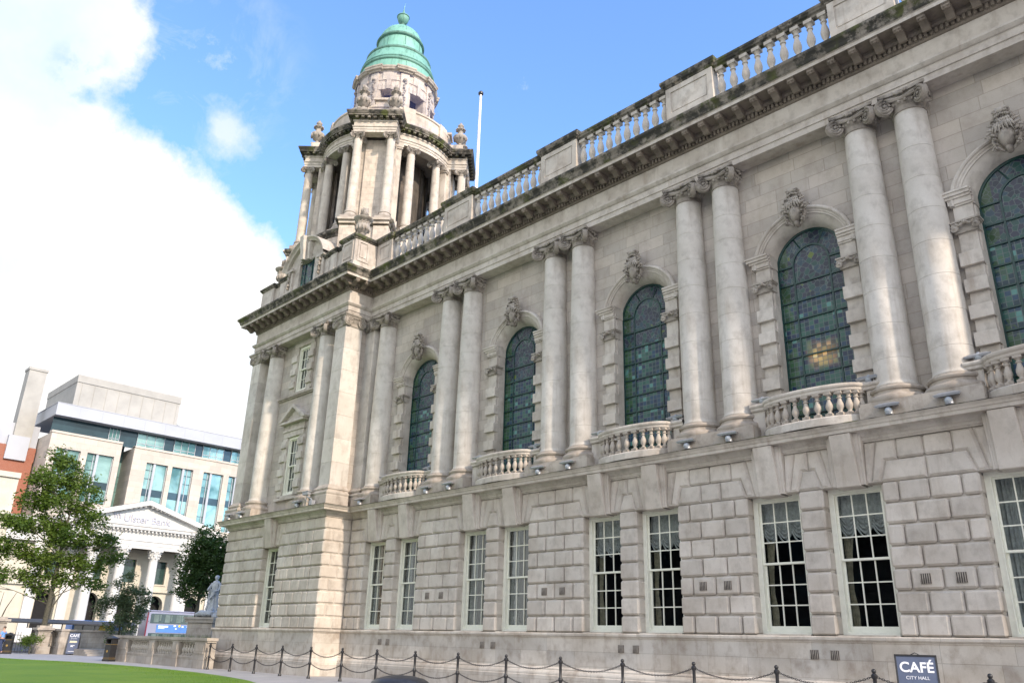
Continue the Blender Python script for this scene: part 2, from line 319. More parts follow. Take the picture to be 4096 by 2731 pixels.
# ------------------------------------------------------------------ mesh builder
class MB:
    def __init__(s): s.v = []; s.f = []; s.t = []; s.tone = .5
    def add(s, vs, fs, tone=None):
        o = len(s.v); s.v += [tuple(p) for p in vs]; s.f += [tuple(i+o for i in f) for f in fs]
        s.t += [s.tone if tone is None else tone]*len(fs); return s
    def box(s, x0, x1, y0, y1, z0, z1, tone=None):
        v = [(x, y, z) for z in (z0, z1) for x, y in ((x0, y0), (x1, y0), (x1, y1), (x0, y1))]
        return s.add(v, [(3, 2, 1, 0), (4, 5, 6, 7), (0, 1, 5, 4), (1, 2, 6, 5), (2, 3, 7, 6), (3, 0, 4, 7)], tone)
    def bbox(s, x0, x1, y0, y1, z0, z1, c=.03, tone=None):
        """box with all edges bevelled by c"""
        if tone is None: tone = random.random()
        X, Y, Z = (x0, x1), (y0, y1), (z0, z1); sx = (c, -c)
        v = []; idx = {}
        for i in (0, 1):
            for j in (0, 1):
                for k in (0, 1):
                    a, b, d = X[i], Y[j], Z[k]; ai, bi, di = a+sx[i], b+sx[j], d+sx[k]
                    for ax, p in (('x', (a, bi, di)), ('y', (ai, b, di)), ('z', (ai, bi, d))):
                        idx[(i, j, k, ax)] = len(v); v.append(p)
        g = lambda i, j, k, ax: idx[(i, j, k, ax)]; f = []
        for i in (0, 1): f.append([g(i, 0, 0, 'x'), g(i, 1, 0, 'x'), g(i, 1, 1, 'x'), g(i, 0, 1, 'x')])
        for j in (0, 1): f.append([g(0, j, 0, 'y'), g(1, j, 0, 'y'), g(1, j, 1, 'y'), g(0, j, 1, 'y')])
        for k in (0, 1): f.append([g(0, 0, k, 'z'), g(1, 0, k, 'z'), g(1, 1, k, 'z'), g(0, 1, k, 'z')])
        for i in (0, 1):
            for j in (0, 1): f.append([g(i, j, 0, 'x'), g(i, j, 0, 'y'), g(i, j, 1, 'y'), g(i, j, 1, 'x')])
        for i in (0, 1):
            for k in (0, 1): f.append([g(i, 0, k, 'x'), g(i, 0, k, 'z'), g(i, 1, k, 'z'), g(i, 1, k, 'x')])
        for j in (0, 1):
            for k in (0, 1): f.append([g(0, j, k, 'y'), g(0, j, k, 'z'), g(1, j, k, 'z'), g(1, j, k, 'y')])
        for i in (0, 1):
            for j in (0, 1):
                for k in (0, 1): f.append([g(i, j, k, 'x'), g(i, j, k, 'y'), g(i, j, k, 'z')])
        # orient outward
        cx, cy, cz = (x0+x1)/2, (y0+y1)/2, (z0+z1)/2
        ff = []
        for q in f:
            p = [Vector(v[t_]) for t_ in q[:3]]; n = (p[1]-p[0]).cross(p[2]-p[0])
            ff.append(tuple(q) if n.dot(p[0]-Vector((cx, cy, cz))) > 0 else tuple(reversed(q)))
        return s.add(v, ff, tone)
    def polyblk(s, poly, y0, y1, c=.03, tone=None, y0b=None):
        """block with an x-z outline, front face (towards -y) inset by c; y0b: front y at the outline's top"""
        if tone is None: tone = random.random()
        n = len(poly); area = sum(poly[i][0]*poly[(i+1) % n][1]-poly[(i+1) % n][0]*poly[i][1] for i in range(n))
        if area < 0: poly = poly[::-1]
        zmin = min(p[1] for p in poly); zmax = max(p[1] for p in poly)
        ins = []
        for i in range(n):
            p0, p1, p2 = Vector(poly[i-1]), Vector(poly[i]), Vector(poly[(i+1) % n])
            a = (p1-p0).normalized(); b = (p2-p1).normalized(); na = Vector((-a.y, a.x)); nb = Vector((-b.y, b.x))
            mm = (na+nb)/max(.3, 1+na.dot(nb)); ins.append(p1+mm*c)
        fy = lambda z: y0 if y0b is None else y0+(y0b-y0)*(z-zmin)/(zmax-zmin)
        v = [(p[0], fy(p[1]), p[1]) for p in ins]+[(p[0], fy(p[1])+c, p[1]) for p in poly]+[(p[0], y1, p[1]) for p in poly]
        f = [tuple(range(n))]
        for i in range(n):
            j = (i+1) % n; f.append((n+i, n+j, j, i)); f.append((2*n+i, 2*n+j, n+j, n+i))
        return s.add(v, f, tone)
    def sweep(s, prof, path, closed=False, tone=None, caps=False):
        n = len(path); P = [Vector((p[0], p[1])) for p in path]; rings = []
        for i in range(n):
            a = (P[i]-P[i-1]) if (closed or i > 0) else (P[1]-P[0]); b = (P[(i+1) % n]-P[i]) if (closed or i < n-1) else a
            a = a.normalized(); b = b.normalized(); na = Vector((a.y, -a.x)); nb = Vector((b.y, -b.x))
            mm = (na+nb)/max(.25, 1+na.dot(nb)); rings.append([(P[i].x+mm.x*o, P[i].y+mm.y*o, z) for o, z in prof])
        v = [p for r_ in rings for p in r_]; k = len(prof); f = []
        for i in range(n if closed else n-1):
            j = (i+1) % n
            for q in range(k-1): f.append((i*k+q, j*k+q, j*k+q+1, i*k+q+1))
        if caps and not closed:
            f.append(tuple(range(k-1, -1, -1))); f.append(tuple((n-1)*k+q for q in range(k)))
        return s.add(v, f, tone)
    def arcsweep(s, prof, c, zs, a0, a1, n, tone=None):
        """profile of (radius, y) swept round a centre (c, zs) in the x-z plane"""
        k = len(prof); v = []; f = []
        for i in range(n+1):
            a = a0+(a1-a0)*i/n
            v += [(c+r_*math.cos(a), y, zs+r_*math.sin(a)) for r_, y in prof]
        for i in range(n):
            for q in range(k-1): f.append((i*k+q, (i+1)*k+q, (i+1)*k+q+1, i*k+q+1))
        return s.add(v, f, tone)
    def lathe(s, prof, cx=0, cy=0, seg=24, a0=0, a1=2*PI, tone=None, cap=True):
        k = len(prof); full = abs(a1-a0-2*PI) < 1e-6; n = seg; v = []; f = []
        for i in range(n if full else n+1):
            a = a0+(a1-a0)*i/n; v += [(cx+r_*math.cos(a), cy+r_*math.sin(a), z) for r_, z in prof]
        for i in range(n):
            j = (i+1) % n if full else i+1
            for q in range(k-1): f.append((i*k+q, j*k+q, j*k+q+1, i*k+q+1))
        if cap and full:
            if prof[-1][0] > 1e-4: f.append(tuple(i*k+k-1 for i in range(n)))
            if prof[0][0] > 1e-4: f.append(tuple(i*k for i in range(n-1, -1, -1)))
        return s.add(v, f, tone)
    def arcbox(s, cx, cy, r0, r1, t0, t1, z0, z1, n=4, tone=None):
        v = []; f = []
        for i in range(n+1):
            a = t0+(t1-t0)*i/n; ca, sa = math.cos(a), math.sin(a)
            v += [(cx+r0*ca, cy+r0*sa, z0), (cx+r1*ca, cy+r1*sa, z0), (cx+r1*ca, cy+r1*sa, z1), (cx+r0*ca, cy+r0*sa, z1)]
        for i in range(n):
            o = i*4; p = o+4
            for q in range(4): f.append((o+q, p+q, p+(q+1) % 4, o+(q+1) % 4))
        f.append((3, 2, 1, 0)); f.append((n*4, n*4+1, n*4+2, n*4+3))
        return s.add(v, f, tone)
    def tube(s, pts, rad, seg=8, tone=None, closed=False):
        P = [Vector(p) for p in pts]; n = len(P); v = []; f = []; ref = Vector((0, 0, 1))
        for i in range(n):
            if closed: d = P[(i+1) % n]-P[i-1]
            else: d = P[min(i+1, n-1)]-P[max(i-1, 0)]
            d = d.normalized() if d.length > 1e-9 else Vector((0, 0, 1))
            r_ = rad[i] if isinstance(rad, (list, tuple)) else rad
            a = ref.cross(d)
            if a.length < .05: a = Vector((1, 0, 0)).cross(d)
            a.normalize(); b = d.cross(a)
            for k in range(seg):
                t_ = 2*PI*k/seg; v.append(P[i]+a*(r_*math.cos(t_))+b*(r_*math.sin(t_)))
        for i in range(n if closed else n-1):
            j = (i+1) % n
            for k in range(seg): f.append((i*seg+k, i*seg+(k+1) % seg, j*seg+(k+1) % seg, j*seg+k))
        if not closed: f.append(tuple(range(seg-1, -1, -1))); f.append(tuple((n-1)*seg+k for k in range(seg)))
        return s.add(v, f, tone)
    def ball(s, c, r, seg=10, rings=7, tone=None, mat=None, jit=0):
        v = []; f = []; rx, ry, rz = (r, r, r) if isinstance(r, (int, float)) else r
        for i in range(rings+1):
            ph = PI*i/rings
            for k in range(seg):
                th = 2*PI*k/seg; j = 1+(random.random()-.5)*jit
                p = Vector((rx*j*math.sin(ph)*math.cos(th), ry*j*math.sin(ph)*math.sin(th), rz*j*math.cos(ph)))
                if mat is not None: p = mat @ p
                v.append(p+Vector(c))
        for i in range(rings):
            for k in range(seg): f.append((i*seg+k, (i+1)*seg+k, (i+1)*seg+(k+1) % seg, i*seg+(k+1) % seg))
        return s.add(v, f, tone)
    def xf(s, M, start=0):
        for i in range(start, len(s.v)): s.v[i] = tuple(M @ Vector(s.v[i]))
        return s
    def mesh(s, name, mat, smooth=False, ang=35):
        me = bpy.data.meshes.new(name); me.from_pydata(s.v, [], s.f); 
        at = me.attributes.new('tone', 'FLOAT', 'FACE'); at.data.foreach_set('value', s.t)
        for m_ in (mat if isinstance(mat, list) else [mat]): me.materials.append(m_)
        if smooth:
            me.polygons.foreach_set('use_smooth', [True]*len(me.polygons)); me.update(); me.set_sharp_from_angle(angle=R(ang))
        me.update(); return me
    def build(s, name, mat, parent=None, loc=(0, 0, 0), rot=0, smooth=False, ang=35):
        o = bpy.data.objects.new(name, s.mesh(name, mat, smooth, ang)); COL.objects.link(o)
        o.location = loc; o.rotation_euler = (0, 0, rot)
        if parent: o.parent = parent
        return o
def inst(name, me, parent, loc=(0, 0, 0), rot=(0, 0, 0), scale=None):
    o = bpy.data.objects.new(name, me); COL.objects.link(o); o.location = loc
    o.rotation_euler = rot if isinstance(rot, tuple) else (0, 0, rot)
    if scale: o.scale = scale
    if parent: o.parent = parent
    return o
def thing(name, label, cat, loc=(0, 0, 0), rot=0, group=None):
    o = bpy.data.objects.new(name, None); COL.objects.link(o); o.location = loc; o.rotation_euler = (0, 0, rot)
    tag(o, label, cat, group); return o
def tag(o, label, cat, group=None):
    o['label'] = label; o['category'] = cat
    if group: o['group'] = group
    return o
def copy_tree(o, parent=None):
    kids = [c for c in COL.objects if c.parent == o]
    c = o.copy(); COL.objects.link(c); c.parent = parent
    for k in kids: copy_tree(k, c)
    return c

# ------------------------------------------------------------------ dimensions
XL, XP, D, XR = -13.23, -3.25, 1.44, 35.0
BCU = [.70, 7.30, 13.80, 20.27, 26.38]         # arched window centres
BCG = [.0, 6.70, 13.41, 19.91, 26.30]          # ground floor pier centres
PC = [3.70, 10.39, 16.97, 23.30, 29.65]        # column pair centres
PD = [3.60, 10.22, 16.85, 23.30, 29.70]        # roof pedestal centres
BODY = 14.0
FACE = [(XL, BODY), (XL, -D), (XP, -D), (XP, 0), (XR, 0), (XR, BODY)]

# ------------------------------------------------------------------ ground
def sheet(name, pts, z, mat, kind='structure'):
    b = MB(); b.add([(x, y, z) for x, y in pts], [tuple(range(len(pts)))])
    o = b.build(name, mat); o['kind'] = kind; return o
sheet('ground', [(-900, -900), (900, -900), (900, 900), (-900, 900)], -.02, M_ASPH)
sheet('pavement', [(-41, -60), (60, -60), (60, 20), (-41, 20)], 0, M_PAVE)
lawn_edge = [(-60, -14), (-41, -10.5), (-33, -9.2), (-24.5, -8.35), (-19.6, -6.6), (-14, -5.75), (-8.5, -5.6), (-4, -6.0), (0, -6.75), (1.8, -7.3), (5, -8.4), (9, -10.4), (12, -13), (13.5, -17), (13, -24), (10, -32), (0, -42), (-20, -50), (-60, -52)]
def smooth_poly(p, n=6):
    out = []
    for i in range(len(p)):
        a, b, c, d = [Vector(p[(i+k) % len(p)]) for k in (-1, 0, 1, 2)]
        for t in range(n):
            t /= n; out.append(tuple(.5*((2*b)+(c-a)*t+(2*a-5*b+4*c-d)*t*t+(3*b-a-3*c+d)*t**3)))
    return out
le = [p for p in smooth_poly(lawn_edge) if p[0] > -38]
b = MB(); b.sweep([(0, 0), (0, .035), (-.5, .045)], le, closed=True); n_ = len(le)
b.f = []; b.t = []; k = 3
for i in range(n_):
    j = (i+1) % n_
    for q in range(2): b.f.append((i*k+q, j*k+q, j*k+q+1, i*k+q+1)); b.t.append(.5)
b.f.append(tuple(i*k+2 for i in range(n_))); b.t.append(.5)
lawn = b.build('lawn', M_GRASS); lawn['kind'] = 'structure'
# short blades that make the lawn's edge uneven
def grass_blades():
    rnd = random.Random(3); b = MB()
    for i in range(len(le)):
        p, q = Vector(le[i]), Vector(le[(i+1) % len(le)])
        if p.y < -13 or p.x < -37.5: continue
        n = int((q-p).length*150)
        for _ in range(n):
            t = rnd.random(); w = p.lerp(q, t); nrm = Vector((-(q-p).y, (q-p).x)).normalized()*(-abs(rnd.gauss(0, 1.1))+.04)
            if nrm.dot(Vector((0, 1))) > 0 and abs(nrm.y) > .04: nrm = -nrm
            x, y = w.x+nrm.x, w.y+nrm.y; h = rnd.uniform(.025, .06); a = rnd.random()*PI; dx, dy = math.cos(a)*.008, math.sin(a)*.008
            l = rnd.uniform(-.02, .02)
            b.add([(x-dx, y-dy, .035), (x+dx, y+dy, .035), (x+l, y+l, .04+h)], [(0, 1, 2)], rnd.random())
    o = b.build('grass', M_GRASS); o['kind'] = 'stuff'; tag(o, 'short green grass blades along the lawn edge', 'grass')
grass_blades()

# ================================================================== THE HALL
HALL = thing('stone_hall', 'long pale limestone hall with paired columns, arched stained windows and green domed corner tower', 'building')

# ---- ground floor
Z0, CH = 1.96, .557
ZC = [Z0+CH*i for i in range(8)]     # 1.96 .. 5.86
ZL, ZM, ZT = ZC[7], ZC[7]+.56, ZC[7]+1.12   # 5.86 6.42 6.98
JD = .36
def course(b, x0, x1, z0, z1, odd, big, y0=0., back=.5, ends=True):
    """one rusticated course of a pier between x0 and x1"""
    w = x1-x0; g = .014
    if not big: xs = [x0, x1]
    else:
        n = max(2, round(w/.9))
        if odd: xs = [x0+w*i/n for i in range(n+1)]
        else:
            s_ = w/n; xs = [x0, x0+s_*.55]+[x0+s_*.55+(w-s_*1.1)*i/(n-1) for i in range(1, n-1)]+[x1-s_*.55, x1]
    for i in range(len(xs)-1): b.bbox(xs[i]+g, xs[i+1]-g, y0, y0+back, z0+.019, z1-.019, .055)
def keystone(b, xo, y0, w0=.66, w1=.60, zt=7.23):
    for hw, dy, top in ((w0/2+.13, .055, zt), (w0/2+.065, .09, zt)):
        b.polyblk([(xo-hw, ZL-.03), (xo+hw, ZL-.03), (xo+hw*1.06, top), (xo-hw*1.06, top)], y0-dy, y0+.4, .012, .5, y0b=y0-dy-.1)
    b.polyblk([(xo-w0/2, ZL-.06), (xo+w0/2, ZL-.06), (xo+w1/2, zt), (xo-w1/2, zt)], y0-.13, y0+.4, .02, .6, y0b=y0-.38)
def voussoirs(b, xo, w, y0, left_in, right_in, back=.5):
    """flat arch over an opening of half width w; *_in: half distance to the next opening if only a small pier stands between"""
    h = w
    for sgn, inn in ((-1, left_in), (1, right_in)):
        X = lambda d: xo+sgn*d
        b.polyblk([(X(.40), ZL), (X(.56), ZL), (X(.80), ZT), (X(.46), ZT)], y0, y0+back, .066)
        outer = inn if inn else h+.52
        b.polyblk([(X(.565), ZL), (X(h+.02), ZL), (X(h+.20), ZM), (X(outer-.004), ZM), (X(outer-.004), ZT), (X(.805), ZT)], y0, y0+back, .066)
def sash(parent, xo, w, y, style, z0=None, z1=None, rows=3, cols=3):
    """sliding sash window: frame mesh with glazing and curtain below it"""
    z0 = Z0+.03 if z0 is None else z0; z1 = ZL+.02 if z1 is None else z1
    b = MB(); x0, x1 = xo-w, xo+w; fr = .13
    b.box(x0, x0+fr, y, y+.16, z0, z1); b.box(x1-fr, x1, y, y+.16, z0, z1); b.box(x0+fr, x1-fr, y, y+.16, z1-.14, z1); b.box(x0+fr, x1-fr, y-.05, y+.16, z0, z0+.09)
    b.box(x0+fr, x0+fr+.03, y-.02, y+.14, z0+.09, z1-.14); b.box(x1-fr-.03, x1-fr, y-.02, y+.14, z0+.09, z1-.14)
    zm = (z0+z1)/2+.0
    ya = y+.10
    for (za, zb, yy, bot) in ((zm-.02, z1-.14, ya-.03, .06), (z0+.09, zm+.03, ya+.035, .15)):
        a0, a1 = x0+fr+.03, x1-fr-.03; st = .055
        b.box(a0, a0+st, yy, yy+.045, za, zb); b.box(a1-st, a1, yy, yy+.045, za, zb)
        b.box(a0+st, a1-st, yy, yy+.045, za, za+bot); b.box(a0+st, a1-st, yy, yy+.045, zb-.055, zb)
        for i in range(1, cols):
            xx = a0+st+(a1-a0-2*st)*i/cols; b.box(xx-.016, xx+.016, yy+.005, yy+.04, za+bot, zb-.055)
        for i in range(1, rows):
            zz = za+bot+(zb-.055-za-bot)*i/rows; b.box(a0+st, a1-st, yy+.003, yy+.042, zz-.016, zz+.016)
    o = b.build('sash_window', M_CREAM, parent)
    g = MB(); g.box(x0+fr+.03, x1-fr-.03, ya+.0, ya+.006, zm, z1-.18); g.box(x0+fr+.03, x1-fr-.03, ya+.07, ya+.076, z0+.12, zm); g.build('window_glass', M_GLASS, o)
    if style:
        c = MB(); n = 40; yy = y+.34; pts = []
        def cloth(xa, xb, za_fn, zb, amp, k, mat_tone=.5):
            v = []; f = []
            for i in range(n+1):
                t = i/n; xx = xa+(xb-xa)*t; yy2 = yy+amp*math.sin(t*k*2*PI)
                zlo = za_fn(t)
                for q in range(7):
                    zz = zb+(zlo-zb)*q/6; bulge = 0
                    v.append((xx, yy2-(.05*math.sin(q/6*PI) if style == 'swag' else 0), zz))
            for i in range(n):
                for q in range(6): f.append((i*7+q, (i+1)*7+q, (i+1)*7+q+1, i*7+q+1))
            c.add(v, f, mat_tone)
        if style == 'side':
            cloth(x0+.1, xo-.30, lambda t: z0+.1, z1-.1, .04, 5)
        elif style == 'full':
            cloth(x0+.1, xo+.02, lambda t: z0+.1, z1-.1, .035, 7); cloth(xo+.32, x1-.1, lambda t: z0+.1, z1-.1, .035, 5)
        elif style == 'swag':
            zz = z1-1.0-.18*random.random()
            cloth(x0+.12, x1-.12, lambda t: zz-.26*abs(math.sin(t*3*PI))+.05, z1-.1, .02, 9)
            for q in range(5):
                for k3 in range(3):
                    xa = x0+.15+(x1-x0-.3)*k3/3; wd = (x1-x0-.3)/3
                    c.tube([(xa+wd*t/8, yy-.04-.015*q, zz+.42-.10*q-(.22+.02*q)*math.sin(PI*t/8)) for t in range(9)], .025, 6)
        o2 = c.build('curtain', M_CURT if style != 'swag' else M_CURT, o, smooth=True)
        if style == 'swag':
            c2 = MB(); v = []; f = []
            for i in range(21):
                t = i/20
                for q in range(8):
                    s_ = q/7; zz2 = z1-.15-(z1-z0-.3)*s_
                    wd = .50*(1-.75*math.sin(min(1, s_*1.35)*PI/2)) if s_ < .75 else .2
                    v.append((x0+.12+wd*t, y+.42+.03*math.sin(t*20), zz2))
            for i in range(20):
                for q in range(7): f.append((i*8+q, (i+1)*8+q, (i+1)*8+q+1, i*8+q+1))
            c2.add(v, f); c2.build('curtain', M_CURT2, o, smooth=True)
    return o

WO = .80       # half width of a ground opening
OFF = 1.18     # opening centre from pier centre
gw = MB()
styles = {0: ('full', 'full'), 1: ('side', 'side'), 2: ('swag', 'swag'), 3: ('swag', 'swag'), 4: (None, 'side')}
styles[0] = ('side', 'side'); styles[4] = ('full', 'full')
spans = []     # solid piers (x0, x1, big)
prev = XP
for i, c in enumerate(BCG):
    spans.append((prev, c-OFF-WO, True)); spans.append((c-OFF+WO, c+OFF-WO, False)); prev = c+OFF+WO
spans.append((prev, XR, True))
for (x0, x1, big) in spans:
    for k in range(7): course(gw, x0, x1, ZC[k], ZC[k+1], k % 2, big)
    if big:   # two courses beside the flat arches
        l = x0+.2 if x0 > XP else x0; r_ = x1-.2 if x1 < XR else x1
        la, ra = (x0 if x0 > XP else x0), x1
        n = max(1, round((r_-l)/.85))
        for i in range(n):
            a, b_ = l+(r_-l)*i/n, l+(r_-l)*(i+1)/n
            bl = x0+.02 if (i == 0 and x0 > XP) else a+.004; br = x1-.02 if (i == n-1 and x1 < XR) else b_-.004
            gw.polyblk([(bl, ZL+.004), (br, ZL+.004), (b_-.004, ZM-.004), (a+.004, ZM-.004)], 0, .5, .066)
        l2 = x0+.52 if x0 > XP else x0; r2 = x1-.52 if x1 < XR else x1; n = max(1, round((r2-l2)/.9))
        for i in range(n): gw.bbox(l2+(r2-l2)*i/n+.004, l2+(r2-l2)*(i+1)/n-.004, 0, .5, ZM+.019, ZT-.019, .055)
    else:
        c = (x0+x1)/2; gw.polyblk([(x0+.02, ZL+.004), (x1-.02, ZL+.004), (c+.18, ZM-.004), (c-.18, ZM-.004)], 0, .5, .066)
for c in BCG:
    voussoirs(gw, c-OFF, WO, 0, None, OFF-.0); voussoirs(gw, c+OFF, WO, 0, OFF-.0, None)
    keystone(gw, c-OFF, 0); keystone(gw, c+OFF, 0)
    for s_ in (-1, 1): gw.box(c+s_*OFF-WO+.01, c+s_*OFF+WO-.01, .02, .45, ZL+.02, ZL+.05, .5)
# pavilion front and return
PW = -8.25
for k in range(7):
    odd = k % 2
    course(gw, XL+.95, PW-WO, ZC[k], ZC[k+1], odd, True, -D)
    course(gw, PW+WO, XP-.95, ZC[k], ZC[k+1], odd, True, -D)
for k in range(9):
    z0 = (ZC+[ZM, ZT])[k]; z1 = (ZC+[ZM, ZT])[k+1]; odd = k % 2
    cut = .50 if odd else .92
    gw.bbox(XP-.946, XP, -D, -D+cut-.004, z0+.019, z1-.019, .055, .55+.45*random.random()); gw.bbox(XP-.946, XP, -D+cut+.004, .02, z0+.019, z1-.019, .055, .55+.45*random.random())
    gw.bbox(XL, XL+.946, -D, -D+cut, z0+.019, z1-.019, .055); gw.bbox(XL, XL+.946, -D+cut+.004, -D+1.9, z0+.019, z1-.019, .055)
for sg in (-1, 1):
    xa, xb = (PW+WO, XP-.95) if sg > 0 else (XL+.95, PW-WO)
    n = 4
    l, r_ = (xa+.2, xb) if sg > 0 else (xa, xb-.2)
    for i in range(n):
        a, b_ = l+(r_-l)*i/n, l+(r_-l)*(i+1)/n
        bl = xa+.02 if (sg > 0 and i == 0) else a+.004; br = xb-.02 if (sg < 0 and i == n-1) else b_-.004
        gw.polyblk([(bl, ZL+.004), (br, ZL+.004), (b_-.004, ZM-.004), (a+.004, ZM-.004)], -D, -D+.5, .066)
    l, r_ = (xa+.52, xb) if sg > 0 else (xa, xb-.52)
    for i in range(n): gw.bbox(l+(r_-l)*i/n+.004, l+(r_-l)*(i+1)/n-.004, -D, -D+.5, ZM+.019, ZT-.019, .055)
voussoirs(gw, PW, WO, -D, None, None); keystone(gw, PW, -D)
gw.build('rusticated_wall', M_BLK, HALL)
bk = MB()   # masonry behind the blocks
for (x0, x1, big) in spans: bk.box(x0+.05, x1-.05, .10, .75, Z0, ZL+.05)
bk.box(XP-.05, XR-.05, .10, .74, ZL+.06, 7.3)
bk.box(XL+.05, PW-WO-.05, -D+.10, -D+.75, Z0, ZL+.05); bk.box(PW+WO+.05, XP-.05, -D+.10, .2, Z0, ZL+.05); bk.box(XL+.05, XP-.05, -D+.10, .2, ZL+.06, 7.3)
bk.box(XL+.05, XL+.6, -D+.2, BODY, Z0, 7.3); bk.box(XL+.05, XR-.05, BODY-.5, BODY, Z0, 19.6); bk.box(XR-.6, XR-.05, .3, BODY-.5, Z0, 19.6)
bk.build('backing_wall', M_ST, HALL)
dk = MB(); dk.box(XL+.7, XP+.4, 2.2, 2.3, 1.5, 19); dk.box(XP-.2, XR-.7, 2.4, 2.5, 1.5, 19); dk.box(XL+.6, XR-.7, .9, 8, 7.0, 7.1); dk.box(XL+.6, XR-.7, .4, 2.4, 1.4, 1.5)
for x in [-10.5, -6.0, 3.7, 10.2, 16.9, 23.2, 29.5]: dk.box(x-.05, x+.05, 1.0, 2.3, 1.5, 19)
dk.build('unlit_room_backing', M_DARK, HALL)  # added black planes stand in for the unlit rooms behind the windows
for i, c in enumerate(BCG):
    st = styles[i]
    sash(HALL, c-OFF, WO+.02, JD, st[0]); sash(HALL, c+OFF, WO+.02, JD, st[1])
sash(HALL, PW, WO+.02, -D+JD, None)
# ---- plinth
pl = MB()
pl.sweep([(.0, Z0+.01), (.10, Z0+.0), (.12, Z0-.02), (.12, 1.88), (.09, 1.85), (.07, 1.81), (.05, 1.79), (.05, .86), (.07, .84), (.10, .83), (.12, .80), (.12, .76), (.16, .74), (.20, .68), (.21, .64), (.21, .60), (.24, .58), (.24, .0)], FACE)
pl.build('plinth', M_PLI, HALL)
# window sills between the string course and the sashes
for x, y in [(c+s_*OFF, 0) for c in BCG for s_ in (-1, 1)]+[(PW, -D)]:
    sl = MB(); sl.box(x-WO, x+WO, y, y+.5, Z0-.05, Z0+.045); sl.build('window_sill', M_ST, HALL)
# ---- lower cornice
lc = MB()
lc.sweep([(-.3, ZT), (.0, ZT+.0), (.0, ZT+.03), (.04, ZT+.05), (.04, 7.10), (.09, 7.13), (.13, 7.19), (.16, 7.24), (.40, 7.24), (.40, 7.33), (.43, 7.35), (.45, 7.40), (.50, 7.45), (.52, 7.47), (.52, 7.485), (.3, 7.50), (-.7, 7.52)], FACE)
lc.build('lower_cornice', M_ST, HALL)
lc = MB(); lc.sweep([(.523, 7.466), (.524, 7.487), (.3, 7.505), (.25, 7.507)], FACE); lc.build('cornice_weathering', M_MOS, HALL)
# ---- vents
def vent(x, z, y, w=.26, h=.26):
    b = MB(); b.box(-w/2, w/2, -.008, .02, -h/2, h/2, .3)
    for i in range(5): b.box(-w/2+w*(i+.12)/5, -w/2+w*(i+.50)/5, -.020, -.008, -h/2, h/2, .6)
    o = b.build('vent', M_CRV, HALL, loc=(x, y, z)); b = MB()
    for i in range(5): b.box(-w/2+w*(i+.55)/5, -w/2+w*(i+1.05)/5-.006, -.012, -.009, -h/2+.01, h/2-.01)
    b.build('vent_slots', M_VENT, o)
for x, z in ((2.91, 3.34), (3.8, 3.34), (9.6, 3.35), (10.47, 3.35), (16.24, 3.35), (17.09, 3.35), (22.7, 3.35), (23.53, 3.35)): vent(x, z, -.012)
for x in (-.1, .46, 6.46, 7.05, 13.08, 13.67, 19.61, 20.17): vent(x, 1.5, -.062, .24, .24)

# ---- upper wall
UY = .60
uw = MB()
def wall_arch(b, x0, x1, z0, z1, c, hw, zs, y, th=.5, n=20):
    b.box(x0, c-hw, y, y+th, z0, z1, .5); b.box(c+hw, x1, y, y+th, z0, z1, .5)
    for i in range(n):
        a, e = PI-PI*i/n, PI-PI*(i+1)/n
        xa, za, xb, zb = c+hw*math.cos(a), zs+hw*math.sin(a), c+hw*math.cos(e), zs+hw*math.sin(e)
        b.add([(xa, y, za), (xb, y, zb), (xb, y, z1), (xa, y, z1)], [(0, 1, 2, 3)], .5)
ZS = 13.31; ZTOP = 17.36; ZB = 7.5
edges = [XP-.5]+[p for p in PC]+[XR-.1]
for i, c in enumerate(BCU): wall_arch(uw, edges[i], edges[i+1], ZB, ZTOP, c, 1.50, ZS, UY)
uw.box(PC[4], XR-.1, UY, UY+.5, ZB, ZTOP)
PY = UY-D
# pavilion upper wall with two window openings
WP = .62
for (z0, z1) in ((ZB, 8.55), (11.85, 14.25), (16.95, ZTOP)): uw.box(XL+.7, XP-.66, PY, PY+.5, z0, z1)
for (z0, z1) in ((8.55, 11.85), (14.25, 16.95)):
    uw.box(XL+.7, PW-WP, PY, PY+.5, z0, z1); uw.box(PW+WP, XP-.66, PY, PY+.5, z0, z1)
uw.box(XP-.7, XP-.64, PY, UY+.3, ZB, ZTOP); uw.box(XL+.62, XL+.7, PY, BODY, ZB, ZTOP)
uw.build('ashlar_wall', M_ASH, HALL)

# ---- upper entablature
ENT1 = [(-.60, 17.30), (.0, 17.30), (.0, 17.52), (.035, 17.53), (.035, 17.78), (.08, 17.80), (.13, 17.86), (.16, 17.90), (.16, 17.97), (.05, 17.99), (.0, 18.02), (.0, 18.64)]
ENT2 = [(.0, 18.64), (.05, 18.66), (.08, 18.70), (.08, 18.90), (.16, 18.91), (.20, 18.98), (.20, 19.10), (.76, 19.10)]
ENT2B = [(.76, 19.10), (.76, 19.24), (.80, 19.25)]
ENT3 = [(.80, 19.25), (.83, 19.30), (.85, 19.38), (.90, 19.46), (.96, 19.52), (.97, 19.56), (.97, 19.63)]
OFFS = -.0
FU = FACE
e = MB(); e.sweep(ENT1, FU); e.build('architrave_and_frieze', M_ST, HALL)
c1 = MB(); c1.sweep(ENT2, FU)
def along(x0, y0, x1, y1, pitch, fn, margin=.0):
    L_ = math.hypot(x1-x0, y1-y0)-2*margin; n = max(1, round(L_/pitch)); ux, uy = (x1-x0)/math.hypot(x1-x0, y1-y0), (y1-y0)/math.hypot(x1-x0, y1-y0)
    for i in range(n):
        t = margin+(i+.5)*L_/n; fn(x0+ux*t, y0+uy*t, ux, uy)
